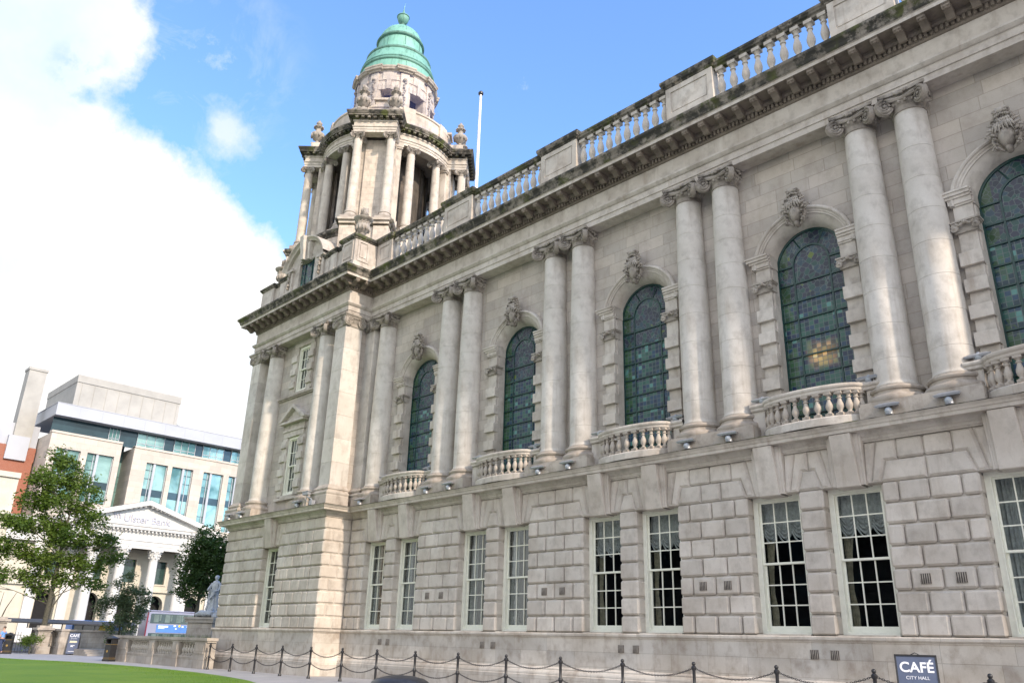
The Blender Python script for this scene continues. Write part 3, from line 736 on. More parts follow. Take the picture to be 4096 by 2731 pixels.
def obox(b, x, y, ux, uy, o0, o1, w, z0, z1, tone=.5):
    """box w wide along (ux,uy), from o0 to o1 outwards (right-hand side)"""
    nx, ny = uy, -ux; v = []
    for z in (z0, z1):
        for (s_, o) in ((-w/2, o0), (w/2, o0), (w/2, o1), (-w/2, o1)): v.append((x+ux*s_+nx*o, y+uy*s_+ny*o, z))
    b.add(v, [(0, 1, 2, 3), (7, 6, 5, 4), (0, 4, 5, 1), (1, 5, 6, 2), (2, 6, 7, 3), (3, 7, 4, 0)], tone)
def modillion(x, y, ux, uy, sc=1., z=19.10, b=None, o0=.2):
    b = b or c1
    nx, ny = uy, -ux; w = .23*sc
    pr = [(o0, z-.30*sc), (o0+.12*sc, z-.33*sc), (o0+.25*sc, z-.22*sc), (o0+.38*sc, z-.15*sc), (o0+.47*sc, z-.18*sc), (o0+.52*sc, z-.12*sc), (o0+.52*sc, z-.03*sc)]
    pr2 = pr+[(o0+.54*sc, z-.03*sc), (o0+.54*sc, z), (o0, z)]
    v = []; n = len(pr2)
    for s_ in (-w/2, w/2):
        for o, zz in pr2: v.append((x+ux*s_+nx*o, y+uy*s_+ny*o, zz))
    f = [tuple(range(n)), tuple(range(2*n-1, n-1, -1))]+[(i, (i+1) % n, n+(i+1) % n, n+i) for i in range(n)]
    b.add(v, f, random.random()); b.ball((x+nx*(o0+.48*sc), y+ny*(o0+.48*sc), z-.155*sc), .055*sc, 6, 4, .9); obox(b, x, y, ux, uy, o0+.36*sc, o0+.535*sc, .16*sc, z-.13*sc, z-.06*sc, 1.)
def dentil(x, y, ux, uy): obox(c1, x, y, ux, uy, .08, .165, .085, 18.73, 18.885, .7)
SEG = [((XL-.0, -D), (XP, -D)), ((XP, -D), (XP, 0)), ((XP, 0), (XR, 0))]
along(XL-.6, -D, XP+.6, -D, .68, modillion); along(XP, -D-.35, XP, -.6, .68, modillion); along(XP+.75, 0, XR, 0, .68, modillion)
along(XL, -D, XP+.1, -D, .15, dentil); along(XP, -D-.1, XP, -.15, .15, dentil); along(XP+.15, 0, XR, 0, .15, dentil)
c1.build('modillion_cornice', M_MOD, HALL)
c1 = MB(); c1.sweep(ENT2B, FU); c1.build('corona', M_ST, HALL)
c2 = MB(); c2.sweep(ENT3, FU); c2.build('gutter_moulding', M_MOS, HALL)
c3 = MB(); c3.sweep([(.97, 19.63), (.93, 19.66), (.10, 19.78)], FU); c3.sweep([(.10, 19.78), (.10, 20.10), (-.9, 20.1)], FU)
c3.box(XL+.3, XR-.3, .4, BODY-.2, 19.9, 20.0); c3.box(XL+.3, XP-.3, -D+.3, .5, 19.9, 20.0)
c3.build('blocking_course', M_MOS, HALL)

# ---- carved pieces shared by columns
def spiral(b, c, U_, V_, Nn, r0, r1, turns, rad0, rad1, hand=1, n=34):
    pts = []; rs = []
    for i in range(n+1):
        t = i/n; a = PI/2+hand*turns*2*PI*t; r_ = r0+(r1-r0)*t**.8
        pts.append(c+U_*(r_*math.cos(a))+V_*(r_*math.sin(a))+Nn*.01); rs.append(rad0+(rad1-rad0)*t)
    b.tube(pts, rs, 6)
def ionic(rs, h, W, name, mat, half=False):
    """angular ionic capital, z from 0 (neck) to h (top of abacus)"""
    b = MB()
    b.lathe([(rs, 0), (rs*1.06, .02*h), (rs*1.07, .06*h), (rs*1.0, .09*h), (rs*1.0, .3*h), (rs*1.16, .42*h), (rs*1.24, .55*h), (rs*1.1, .66*h), (rs*.9, .7*h)], seg=28)
    for i in range(18):     # egg mouldings
        a = 2*PI*i/18; b.ball((rs*1.17*math.cos(a), rs*1.17*math.sin(a), .46*h), (.055*W/.66, .055*W/.66, .10*h), 6, 5)
    # abacus with concave sides
    def aba(z0, z1, k):
        pts = []
        for q in range(4):
            a = q*PI/2
            for t in (-1, -.86, -.5, 0, .5, .86):
                x = t*W*k*.93; y = -W*k*(.80+.14*t*t)
                if abs(t) == 1: y = -W*k*.98; x = t*W*k*.86
                pts.append((x*math.cos(a)-y*math.sin(a), x*math.sin(a)+y*math.cos(a)))
        n = len(pts); v = [(p[0], p[1], z) for z in (z0, z1) for p in pts]
        b.add(v, [tuple(range(n-1, -1, -1)), tuple(range(n, 2*n))]+[(i, (i+1) % n, n+(i+1) % n, n+i) for i in range(n)])
    aba(.72*h, .84*h, .90); aba(.84*h, h, 1.0)
    rv = .405*h
    for q in range(4):
        a = q*PI/2; rot = Matrix.Rotation(a, 4, 'Z'); st = len(b.v)
        for s_ in (-1, 1):
            tilt = -s_*R(36); Nn = Vector((math.sin(tilt), -math.cos(tilt), 0)); U_ = Vector((math.cos(tilt), math.sin(tilt), 0))*s_; V_ = Vector((0, 0, 1))
            c = Vector((s_*W*.74, -W*.74, .40*h))+Nn*(W*.13)
            # disc
            n = 20; ring = [c+U_*(rv*math.cos(2*PI*i/n))+V_*(rv*math.sin(2*PI*i/n)) for i in range(n)]
            v = [p-Nn*.03 for p in ring]+[p-Nn*(W*.20) for p in ring]
            b.add(v, [tuple(range(n)), tuple(range(2*n-1, n-1, -1))]+[(i, (i+1) % n, n+(i+1) % n, n+i) for i in range(n)])
            spiral(b, c-Nn*.02, U_, V_, Nn, rv*.90, rv*.24, 2.0, rv*.17, rv*.10, -1, 40)
            b.ball(c+Nn*.005, rv*.2, 8, 5)
            # cushion joining the volutes
            b.tube([(s_*W*.55, -W*.78, .66*h), (s_*W*.25, -W*.76, .60*h), (0, -W*.75, .58*h)], [.07*W/.66, .06*W/.66, .055*W/.66], 6)
        for k in range(7): b.ball(((k-3)*.045*W/.66, -W*.84-.02*random.random(), (.74+.14*random.random())*h), .045*W/.66, 6, 5)
        for i in range(st, len(b.v)): b.v[i] = tuple(rot @ Vector(b.v[i]))
    return b.mesh(name, mat, True, 40)
ME_CAP = ionic(.46, .66, .73, 'capital', M_CRV)
SB, ST = 8.42, 16.66     # shaft bottom and top
def shaft_mesh(rb, rtp, h, joints=8, seg=40, name='column', mat=None, base_flare=True):
    pr = [(rb*1.07, 0), (rb*1.07, .05), (rb*1.02, .09), (rb, .16)] if base_flare else [(rb, 0)]
    zs_ = []; n = 24
    js = [h*(k+.75)/joints for k in range(joints-1)]
    for i in range(1, n+1):
        t = i/n; zs_.append(t*h)
    allz = sorted(set([round(z, 3) for z in zs_ if all(abs(z-j) > .05 for j in js)]+[round(j, 3) for j in js]))
    rad = lambda z: rb-(rb-rtp)*max(0, (z/h-.25)/.75)**1.4
    for z in allz:
        if any(abs(z-j) < 1e-3 for j in js):
            r_ = rad(z); pr += [(r_, z-.007), (r_-.009, z-.0025), (r_-.009, z+.0025), (r_, z+.007)]
        elif z < .2: continue
        else: pr.append((rad(z), z))
    b = MB()
    # tone per drum
    b.lathe(pr, seg=seg, cap=False)
    tones = [.35+.3*random.random() for _ in range(joints+1)]; k = len(pr)-1
    for i in range(len(b.f)):
        z = pr[i % k][1]; b.t[i] = tones[sum(1 for j in js if j < z)]
    return b.mesh(name, mat or M_SHF, True, 30)
SHAFTS = []
for _ in range(4): SHAFTS.append(shaft_mesh(.54, .455, ST-SB, random.choice((8, 8, 9))))
bb = MB(); bb.lathe([(.78, 0), (.80, .03), (.81, .09), (.80, .15), (.77, .18), (.70, .19), (.67, .23), (.66, .28), (.66, .31), (.70, .33), (.72, .38), (.70, .43), (.66, .45), (.60, .46), (.60, .49)], seg=40)
ME_BASE = bb.mesh('base', M_COR, True, 40)
COLY = .42
def column(x, y, i=0, rot=0):
    o = inst('column', SHAFTS[i % 4], HALL, (x, y, SB), rot*0)
    inst('capital', ME_CAP, o, (0, 0, ST-SB), 0); inst('column_base', ME_BASE, o, (0, 0, 7.94-SB)); return o
k = 0
column(-2.10, COLY, 1)
for c in PC:
    for s_ in (-1, 1): column(c+s_*.76, COLY, k); k += 1
column(PW-2.72, COLY-D, 2); column(PW+2.68, COLY-D, 3)
# column plinths (one block per pair)
def plinth_blk(x0, x1, y0, y1):
    cp = MB(); cp.box(x0, x1, y0, y1, 7.49, 7.86, random.random()); cp.box(x0+.03, x1-.03, y0+.03, y1, 7.86, 7.945, .5); cp.build('column_plinth', M_COR, HALL)
for c in PC: plinth_blk(c-1.56, c+1.56, -.38, UY+.1)
plinth_blk(-2.92, -1.30, -.38, UY+.1)
plinth_blk(XP-2.3, XP-1.35, -.36-D, PY+.1); plinth_blk(PW-3.55, PW-1.95, -.38-D, PY+.1); plinth_blk(PW+1.95, PW+3.45, -.38-D, PY+.1)
# square piers and pilasters of the pavilion corner
def pier(x0, x1, y0, y1, name='corner_pier'):
    b = MB(); ax = [(x0, y1), (x0, y0), (x1, y0), (x1, y1)]
    zs_ = [8.42+(ST-8.42)*i/7 for i in range(8)]
    for i in range(7):
        t = random.random(); b.sweep([(-.012, zs_[i]), (.0, zs_[i]+.008), (.0, zs_[i+1]-.008), (-.012, zs_[i+1])], ax, tone=t)
    o = b.build(name, M_SHF, HALL)
    b = MB(); b.sweep([(.24, 7.5), (.24, 7.94), (.22, 7.96), (.22, 8.0), (.24, 8.03), (.25, 8.09), (.22, 8.14), (.13, 8.17), (.11, 8.24), (.15, 8.27), (.14, 8.34), (.08, 8.38), (.06, 8.42), (.0, 8.5)], ax)
    b.build('pier_base', M_COR, o)
    return o
def pcap(x0, x1, y0, y1, o, right=True, left=True):
    """flat capital: volutes hung at the pier's corners"""
    b = MB(); h = .66
    b.sweep([(.02, ST), (.04, ST+.04), (.02, ST+.08), (.0, ST+.2), (.08, ST+.32), (.10, ST+.40), (.04, ST+.46), (.16, ST+.48), (.18, ST+.55), (.22, ST+.56), (.22, ST+.66)], [(x0, y1), (x0, y0), (x1, y0), (x1, y1)])
    rv = .25
    faces = [((x0+.06, y0), (0, -1), (1, 0)), ((x1-.06, y0), (0, -1), (1, 0))]
    if right: faces += [((x1, y0+.06), (1, 0), (0, 1)), ((x1, y1-.10), (1, 0), (0, 1))]
    for (px, py), n, u in faces:
        Nn = Vector((n[0], n[1], 0)); U_ = Vector((u[0], u[1], 0)); V_ = Vector((0, 0, 1)); c = Vector((px, py, ST+.27))+Nn*.13
        m_ = 20; ring = [c+U_*(rv*math.cos(2*PI*i/m_))+V_*(rv*math.sin(2*PI*i/m_)) for i in range(m_)]
        b.add(ring+[p-Nn*.12 for p in ring], [tuple(range(m_)), tuple(range(2*m_-1, m_-1, -1))]+[(i, (i+1) % m_, m_+(i+1) % m_, m_+i) for i in range(m_)])
        spiral(b, c, U_, V_, Nn, rv*.88, rv*.22, 2.1, rv*.15, rv*.08, -1); b.ball(c+Nn*.02, rv*.2, 8, 5)
    for i in range(9):
        b.ball((x0+(x1-x0)*(i+.5)/9, y0-.12, ST+.42+.05*random.random()), .055, 6, 5)
        if right: b.ball((x1+.12, y0+(y1-y0)*(i+.5)/9, ST+.42+.05*random.random()), .055, 6, 5)
    b.build('capital', M_CRV, o, smooth=True)
o = pier(XP-.98, XP-.02, -D-.02, -D+.98); pcap(XP-.98, XP-.02, -D-.02, -D+.98, o)
o = pier(XP-.6, XP+.50, -.02, UY, 'corner_pilaster'); pcap(XP-.2, XP+.50, -.02, UY, o, right=False)
o = pier(XL+.02, XL+.98, -D-.02, -D+.98); pcap(XL+.02, XL+.98, -D-.02, -D+.98, o, right=True)
b = MB(); b.box(XP-.66, XP-.3, -D+.9, UY, 7.5, ZTOP); b.build('return_wall', M_ASH, HALL)

# ---- arched windows
def band_z(): return [(11.45, 11.86), (10.68, 11.07), (9.91, 10.30), (9.14, 9.53), (8.5, 8.76)]
HAND = 1
def cartouche_mesh():
    rnd = random.Random(5); b = MB()
    b.ball((0, -.16, .40), (.27, .24, .40), 16, 12)
    b.ball((0, -.12, .0), (.13, .16, .16), 12, 8)
    def leaf(p0, p1, w, bend=.06):
        p0, p1 = Vector(p0), Vector(p1); m_ = p0.lerp(p1, .5)+Vector((0, -bend, 0)); b.tube([p0, p0.lerp(m_, .6), m_, m_.lerp(p1, .6), p1], [w*.5, w, w, w*.7, w*.2], 6)
    for s_ in (-1, 1):
        b.tube([(s_*.14, -.15, -.08), (s_*.30, -.20, .06), (s_*.40, -.22, .30), (s_*.38, -.26, .55), (s_*.26, -.34, .74), (s_*.14, -.38, .80)], [.04, .06, .07, .06, .05, .03], 8)
        for (cx_, cz_, r0) in ((.36, .02, .12), (.50, .52, .13), (.30, .92, .10)):      # curls
            b.tube([(s_*(cx_+r0*(1-k_/16)*math.cos(k_*.75)), -.22-.012*k_, cz_+r0*(1-k_/16)*math.sin(k_*.75)) for k_ in range(13)], .032, 5)
        for k_ in range(6):
            a = .5+.42*k_; leaf((s_*(.20+.02*k_), -.24, .75-.16*k_), (s_*(.42+.10*math.sin(a*2)), -.30-.05*(k_ % 2), .86-.17*k_), .045, .08)
        for k_ in range(3): leaf((s_*.08, -.22, .82+.12*k_), (s_*(.30-.05*k_), -.28, .98+.15*k_), .045, .07)
    for k_ in range(11):     # overlapping leaves that hang over the shield
        t = (k_-5)/5; leaf((t*.20, -.30, .92-.03*abs(t)), (t*.34, -.40, .60-.10*(k_ % 2)-.05*abs(t)), .042, .06)
        leaf((t*.14, -.26, 1.02), (t*.24, -.36, .84-.05*(k_ % 2)), .035, .05)
    b.tube([(-.24, -.20, 1.20), (-.12, -.27, 1.27), (.12, -.27, 1.27), (.24, -.20, 1.20)], [.07, .12, .12, .07], 10)
    for s_ in (-1, 1):
        b.tube([(s_*.17+s_*.085*math.cos(k_*.8)*(1-k_/14), -.34-.008*k_, 1.22+.085*math.sin(k_*.8)*(1-k_/14)) for k_ in range(11)], .028, 5)
        leaf((s_*.10, -.28, 1.1), (s_*.24, -.34, 1.02), .045); b.ball((s_*.25, -.20, 1.10), .07, 8, 6)
    for k_ in range(5): b.ball(((k_-2)*.06, -.36, 1.12-.02*abs(k_-2)), .035, 6, 5)
    b.box(-.14, .14, -.22, .0, .8, 1.2)
    return b.mesh('cartouche', M_CRV, True, 60)
ME_CART = cartouche_mesh()
def small_cap():
    b = MB(); w = .30; h = .36
    b.box(-w, w, -.03, .3, 0, .05); b.box(-w, w, -.01, .3, .05, .27); b.box(-w-.05, w+.05, -.08, .3, .27, .31); b.box(-w-.08, w+.08, -.11, .3, .31, h)
    for s_ in (-1, 1):
        c = Vector((s_*w*.88, -.10, .13)); 
        spiral(b, c, Vector((s_, 0, 0)), Vector((0, 0, 1)), Vector((0, -1, 0)), .115, .03, 1.8, .028, .016, -1, 22); b.ball(c, (.10, .05, .10), 10, 7)
        b.ball(c+Vector((0, -.05, 0)), .03, 6, 5)
        b.tube([(s_*.05, -.12, .24), (s_*.15, -.12, .19), (s_*.24, -.12, .25)], .035, 6)
    b.ball((0, -.12, .27), .07, 8, 6)
    return b.mesh('capital', M_CRV, True, 45)
ME_SCAP = small_cap()
bal = MB()
bal.box(-.115, .115, -.115, .115, 0, .10); bal.lathe([(.10, .10), (.105, .13), (.06, .17), (.055, .20), (.10, .30), (.118, .40), (.105, .50), (.065, .64), (.055, .72), (.085, .74), (.085, .77), (.058, .79), (.062, .85), (.10, .90)], seg=14, cap=False); bal.box(-.115, .115, -.115, .115, .90, 1.0)
ME_BAL1 = bal.mesh('baluster', M_ST, True, 40); ME_BAL2 = bal.mesh('baluster', M_COR, True, 40)          # unit height
def arched(c, i):
    s = MB()
    for sg in (-1, 1):
        X = lambda a, b_: (min(c+sg*a, c+sg*b_), max(c+sg*a, c+sg*b_))
        x0, x1 = X(1.18, 1.66); s.box(x0, x1, .50, UY+.02, 7.6, 12.46, .4)
        x0, x1 = X(1.14, 1.30); s.box(x0, x1, .62, 1.12, 7.6, 13.36, .5)
        for z0, z1 in band_z(): x0, x1 = X(1.14, 1.72); s.bbox(x0, x1, .38, UY+.04, z0, z1, .012, .4+.5*random.random())
        x0, x1 = X(1.17, 1.67); s.box(x0, x1, .48, UY+.02, 12.82, 13.32, .5)
        for (za, zb, a, yy) in ((13.30, 13.36, .04, .44), (13.36, 13.52, .08, .41), (13.52, 13.60, .14, .37), (13.60, 13.70, .22, .33), (13.70, 13.76, .26, .30)):
            x0, x1 = X(1.16, 1.68+a*1.1); s.box(x0, x1, yy, UY+.02, za, zb, .5)
            x0, x1 = X(1.12, 1.163); s.box(x0, x1, yy+.1, 1.1, za, zb, .5)
    s.arcsweep([(1.74, UY+.02), (1.74, .46), (1.71, .40), (1.65, .375), (1.61, .40), (1.60, .44), (1.55, .45), (1.53, .48), (1.48, .49), (1.47, .53), (1.42, .56), (1.32, .64), (1.23, .74), (1.18, .86), (1.15, 1.02)], c, ZS, PI, 0, 40)
    o = s.build('window_surround', M_ST, HALL, smooth=True, ang=25)
    for sg in (-1, 1): inst('capital', ME_SCAP, o, (c+sg*1.42, .46, 12.46))
    inst('cartouche', ME_CART, o, (c, .46, 14.44), 0, (.80, .95, .90))
    w = MB(); y0, y1 = .95, 1.01; bz = 7.9; RG = 1.13; RI = .60
    for sg in (-1, 1):
        w.box(c+sg*RG-.04, c+sg*RG+.04, y0, y1+.02, bz, ZS); w.box(c+sg*RI-.028, c+sg*RI+.028, y0+.01, y1, bz, ZS)
    for k_ in range(9):
        zz = ZS+.0-k_*.62; w.box(c-RG+.04, c-RI-.03, y0-.012, y1, zz-.024, zz+.024)
        w.box(c+RI+.03, c+RG-.04, y0-.012, y1, zz-.024, zz+.024)
        if k_ > 0: w.box(c-RI+.03, c+RI-.03, y0-.012, y1, zz-.024, zz+.024)
    w.arcsweep([(RG+.06, y0), (RG-.045, y0), (RG-.045, y1), (RG+.06, y1), (RG+.06, y0)], c, ZS, 0, PI, 28)
    w.arcsweep([(RI+.03, y0), (RI-.03, y0), (RI-.03, y1), (RI+.03, y1), (RI+.03, y0)], c, ZS, 0, PI, 24)
    for a in (62, 118):
        ca, sa = math.cos(R(a)), math.sin(R(a)); w.tube([(c+RI*ca, .98, ZS+RI*sa), (c+RG*ca, .98, ZS+RG*sa)], .025, 6)
    wo = w.build('arched_window', M_GREENF, HALL)
    g = MB(); n = 28; v = [(c-RG, .985, bz), (c+RG, .985, bz)]+[(c+RG*math.cos(PI*q/n), .985, ZS+RG*math.sin(PI*q/n)) for q in range(n+1)]
    g.add(v, [tuple(range(len(v)))])
    g.build('stained_glass', mat_stained('stained_glass_%d' % i, c, ZS, lamp=(i == 3), seed=i*1.7+.3), wo)
    # balcony
    bl = MB(); A, Bd, Y0 = 1.42, .55, .10
    def bow(t, k_=1.0): a = PI*t; return (c-A*k_*math.cos(a)*1.0, Y0-(Bd*k_)*math.sin(a)**.8 if 0 < t < 1 else Y0)
    bowp = [bow(t/24) for t in range(25)]
    bowp = [(c-2.0, Y0), (c-A-.08, Y0)]+bowp[1:-1]+[(c+A+.08, Y0), (c+2.0, Y0)]
    bl.sweep([(-.14, 8.44), (.08, 8.44), (.10, 8.47), (.10, 8.52), (.14, 8.56), (.15, 8.60), (.14, 8.64), (.10, 8.66), (-.14, 8.67), (-.14, 8.44)], bowp)
    bl.sweep([(.14, 7.49), (.14, 7.70), (.10, 7.74), (-.14, 7.75), (-.14, 7.49)], bowp[1:-1])
    for sg in (-1, 1):
        x0, x1 = sorted((c+sg*1.56, c+sg*2.0)); bl.box(x0, x1, Y0-.02, UY, 7.5, 8.44)
        x0, x1 = sorted((c+sg*1.4, c+sg*2.0)); bl.box(x0, x1, Y0+.1, UY, 8.44, 8.5)
    bo = bl.build('balcony', M_ST, HALL)
    n = 13
    for q in range(n):
        t = (q+.5)/n; px, py = bow(t); inst('balcony_baluster', ME_BAL2, bo, (px, py+.02, 7.75), math.atan2(0, 1), (.88, .88, .69))
    return o
for i, c in enumerate(BCU): arched(c, i)

# ---- pavilion windows
def quoin_window(z0, z1, zsill, ped):
    s = MB()
    for sg in (-1, 1):
        def X(a, b_): return sorted((PW+sg*a, PW+sg*b_))
        x0, x1 = X(WP, WP+.42); s.box(x0, x1, PY-.08, PY+.4, z0-.1, z1-.002, .5)
        z = z0+.25; 
        while z+.38 < z1+.05:
            x0, x1 = X(WP-.02, WP+.52); s.bbox(x0, x1, PY-.17, PY+.02, z, z+.38, .012, .5+.4*random.random()); z += .76
        x0, x1 = X(WP+.423, WP+.50); s.box(x0, x1, PY-.06, PY, z0, z1-.002, .5)
    s.box(PW-WP-.42, PW+WP+.42, PY-.10, PY+.4, z1, z1+.30, .5); s.box(PW-WP-.48, PW+WP+.48, PY-.15, PY, z1+.30, z1+.42, .5)
    s.box(PW-WP, PW+WP, PY-.12, PY+.4, zsill-.12, zsill, .5)
    if ped:
        s.box(PW-WP-.40, PW+WP+.40, PY-.08, PY, z1+.42, z1+.72, .5)
        s.box(PW-WP-.62, PW+WP+.62, PY-.34, PY, z1+.72, z1+.84, .5)
        hw = WP+.70; zb = z1+.84; za = zb+.80
        s.polyblk([(PW-hw, zb), (PW+hw, zb), (PW, za)], PY-.14, PY, .01, .4)
        for sg in (-1, 1): s.polyblk([(PW+sg*hw, zb), (PW+sg*(hw+.02), zb+.10), (PW, za+.12), (PW, za-.08), (PW+sg*(hw-.24), zb)], PY-.38, PY, .02, .6)
        s.box(PW-1.1, PW+1.1, PY-.2, PY, zsill-.26, zsill-.12, .5)
    o = s.build('pavilion_window_surround', M_ST, HALL)
    sash(HALL, PW, WP, PY+.02, 'side', zsill, z1, rows=2 if ped else 2, cols=3)
quoin_window(8.62, 11.72, 8.55, True); quoin_window(14.30, 16.92, 14.25, False)
s = MB(); s.box(XL+.9, PW+2.2, PY-.14, PY, 14.06, 14.16, .4); s.box(XL+.9, PW+2.2, PY-.08, PY, 13.98, 14.06, .4); s.build('string_course', M_COR, HALL)

# ---- roof balustrade
RZ = 20.10
def pedestal(x0, x1, y0, y1, z1=21.72, capw=.14, name='pedestal'):
    b = MB(); b.box(x0-.04, x1+.04, y0-.04, y1, 19.72, 20.28, .3); b.box(x0, x1, y0, y1, 20.28, z1, .6)
    # sunk panel: raised border on the front
    w = .22; f = .035
    for (a0, a1, c0, c1_) in ((x0, x0+w, 20.35, z1), (x1-w, x1, 20.35, z1), (x0+w, x1-w, 20.35, 20.35+w), (x0+w, x1-w, z1-w, z1)): b.box(a0, a1, y0-f, y0, c0, c1_, .7)
    b.box(x0+w+.06, x1-w-.06, y0-.02, y0, 20.63, z1-w-.06, .8)
    o = b.build(name, M_ST, HALL)
    c_ = MB(); P_ = [(x0, y1), (x0, y0), (x1, y0), (x1, y1)]
    c_.sweep([(.0, z1), (.05, z1+.02), (.07, z1+.07), (.14, z1+.12), (.16, z1+.18), (.18, z1+.22), (.18, z1+.34), (.12, z1+.37), (-.3, z1+.38)], P_)
    c_.add([(x0, y0, z1+.375), (x1, y0, z1+.375), (x1, y1, z1+.375), (x0, y1, z1+.375)], [(0, 1, 2, 3)])
    c_.build('pedestal_cap', M_MOS, o); return o
for c in PD: pedestal(c-1.02, c+1.02, -.10, .42)
RAILP = [(-.20, 21.62), (.02, 21.62), (.04, 21.70), (.10, 21.74), (.12, 21.80), (.15, 21.84), (.15, 21.93), (.10, 21.96), (-.20, 21.97), (-.20, 21.62)]
def rail_run(x0, x1, y=.02, n=9):
    b = MB(); b.sweep(RAILP, [(x0, y), (x1, y)]); b.build('balustrade', M_MOS, HALL)
    o = COL.objects[-1] if False else None
    return b
runs = [(-1.72, PD[0]-1.02)]+[(PD[i]+1.02, PD[i+1]-1.02) for i in range(4)]+[(PD[4]+1.02, XR-.4)]
for ri, (x0, x1) in enumerate(runs):
    b = MB(); b.sweep(RAILP, [(x0, .02), (x1, .02)]); b.sweep([(.08, 20.05), (.08, 20.24), (.02, 20.30), (-.3, 20.30)], [(x0, .0), (x1, .0)])
    o = b.build('balustrade', M_MOS, HALL)
    n = max(3, round((x1-x0)/.468))
    if ri == 5: n = 3
    for q in range(n): inst('baluster', ME_BAL1, o, (x0+(x1-x0)*(q+.5)/n if ri < 5 else x0+.3+q*.468, .11, 20.28), 0, (1.28, 1.28, 1.35))
# pedestals beside and on the pavilion
pedestal(XP+.20, XP+1.50, -.10, .42, 21.62)
cornp = [(-4.42, -1.54, -3.12), ]
b = MB(); x0, x1, y0, y1 = -4.42, -3.14, -1.52, .2
b.sweep([(.06, 19.7), (.06, 20.25), (.0, 20.3), (.0, 21.62)], [(x0, y1), (x0, y0), (x1, y0), (x1, y1)], tone=.5)
for (a, e_) in (((x0+.15, y0), (x1-.15, y0)), ((x1, y0+.18), (x1, -.62))):
    L_ = math.hypot(e_[0]-a[0], e_[1]-a[1]); ux, uy = (e_[0]-a[0])/L_, (e_[1]-a[1])/L_; mx, my = (a[0]+e_[0])/2, (a[1]+e_[1])/2
    obox(b, mx, my, ux, uy, 0, .03, L_-.3, 20.62, 21.34, .8)
    obox(b, a[0]+ux*.06, a[1]+uy*.06, ux, uy, 0, .04, .12, 20.38, 21.6, .7); obox(b, e_[0]-ux*.06, e_[1]-uy*.06, ux, uy, 0, .04, .12, 20.38, 21.6, .7)
    obox(b, mx, my, ux, uy, 0, .04, L_-.24, 20.38, 20.5, .7); obox(b, mx, my, ux, uy, 0, .04, L_-.24, 21.48, 21.6, .7)
b.add([(x0, y0, 21.6), (x1, y0, 21.6), (x1, y1, 21.6), (x0, y1, 21.6)], [(0, 1, 2, 3)])
o = b.build('corner_pedestal', M_ST, HALL)
capP = [(0, 21.62), (.05, 21.64), (.07, 21.69), (.13, 21.73), (.15, 21.78), (.15, 21.88), (.08, 21.92), (-.7, 21.95)]
b = MB(); b.sweep(capP, [(x0, y1), (x0, y0), (x1, y0), (x1, y1)]); b.build('pedestal_cap', M_MOS, o)
b = MB(); b.sweep([(0.1, 19.79), (.75, 19.70)], [(XP-1.2, -D), (XP, -D), (XP, -.2)]); b.build('lead_flashing', M_LEAD, HALL)
# parapet walls on the pavilion front
def parapet(x0, x1, y, z1=21.4, panel=True):
    pp = MB(); pc = MB(); pp.box(x0, x1, y, y+.5, 19.72, z1, random.random())
    if panel and x1-x0 > .5: pp.box(x0+.16, x1-.16, y-.025, y, 20.4, z1-.2, .8)
    pc.sweep([(0, z1), (.05, z1+.03), (.07, z1+.08), (.12, z1+.12), (.14, z1+.22), (.08, z1+.27), (-.5, z1+.29)], [(x0, y+.5), (x0, y), (x1, y), (x1, y+.5)])
    pc.build('parapet_cap', M_MOS, pp.build('parapet', M_ST, HALL))
parapet(-4.9, -4.42, -D+.02); parapet(-5.55, -4.9, -D-.08); parapet(-6.2, -5.55, -D+.0)
parapet(-13.2, -11.75, -D-.08, 21.35); parapet(-11.75, -11.1, -D+.04, 21.3); parapet(-11.1, -10.3, -D-.04, 21.4)
pp = MB(); pp.box(XL+.06, XL+.5, -D+.3, BODY, 19.72, 21.3); pp.build('side_parapet', M_ST, HALL)
# ---- dormer with keystone
d = MB(); DY = -1.38; 
for xa, xb in ((-10.2, -9.62), (-6.86, -6.25)):
    d.box(xa, xb, DY-.16, DY+.3, 19.75, 21.78, .6); d.box(xa-.08, xb+.08, DY-.26, DY+.3, 21.70, 21.86, .3)
d.box(-9.62, -9.05, DY-.05, DY+.3, 19.75, 22.3, .6); d.box(-7.40, -6.86, DY-.05, DY+.3, 19.75, 22.3, .6)
d.arcsweep([(2.45, DY+.9), (2.45, DY-.42), (2.38, DY-.42), (2.30, DY-.30), (2.20, DY-.24), (2.18, DY-.06), (1.4, DY-.06)], PW, 20.95, R(22), R(158), 24, .4)
for q in range(12):
    a, e_ = PI-PI*q/12, PI-PI*(q+1)/12
d.add([(-9.1, DY-.04, 22.05), (-7.35, DY-.04, 22.05), (-7.0, DY-.04, 22.9), (-9.4, DY-.04, 22.9)], [(0, 1, 2, 3)], .6)
d.box(-9.1, -7.35, DY-.03, DY+.3, 22.0, 22.3, .5)
for dx, wd, dy in ((0, .36, .62), (-.34, .2, .36), (.34, .2, .36)):
    d.polyblk([(PW+dx-wd*.42, 21.95), (PW+dx+wd*.42, 21.95), (PW+dx*1.25+wd*.62, 23.42 if dx == 0 else 23.0), (PW+dx*1.25-wd*.62, 23.42 if dx == 0 else 23.0)], DY-dy*.7, DY+.2, .02, .5, y0b=DY-dy)
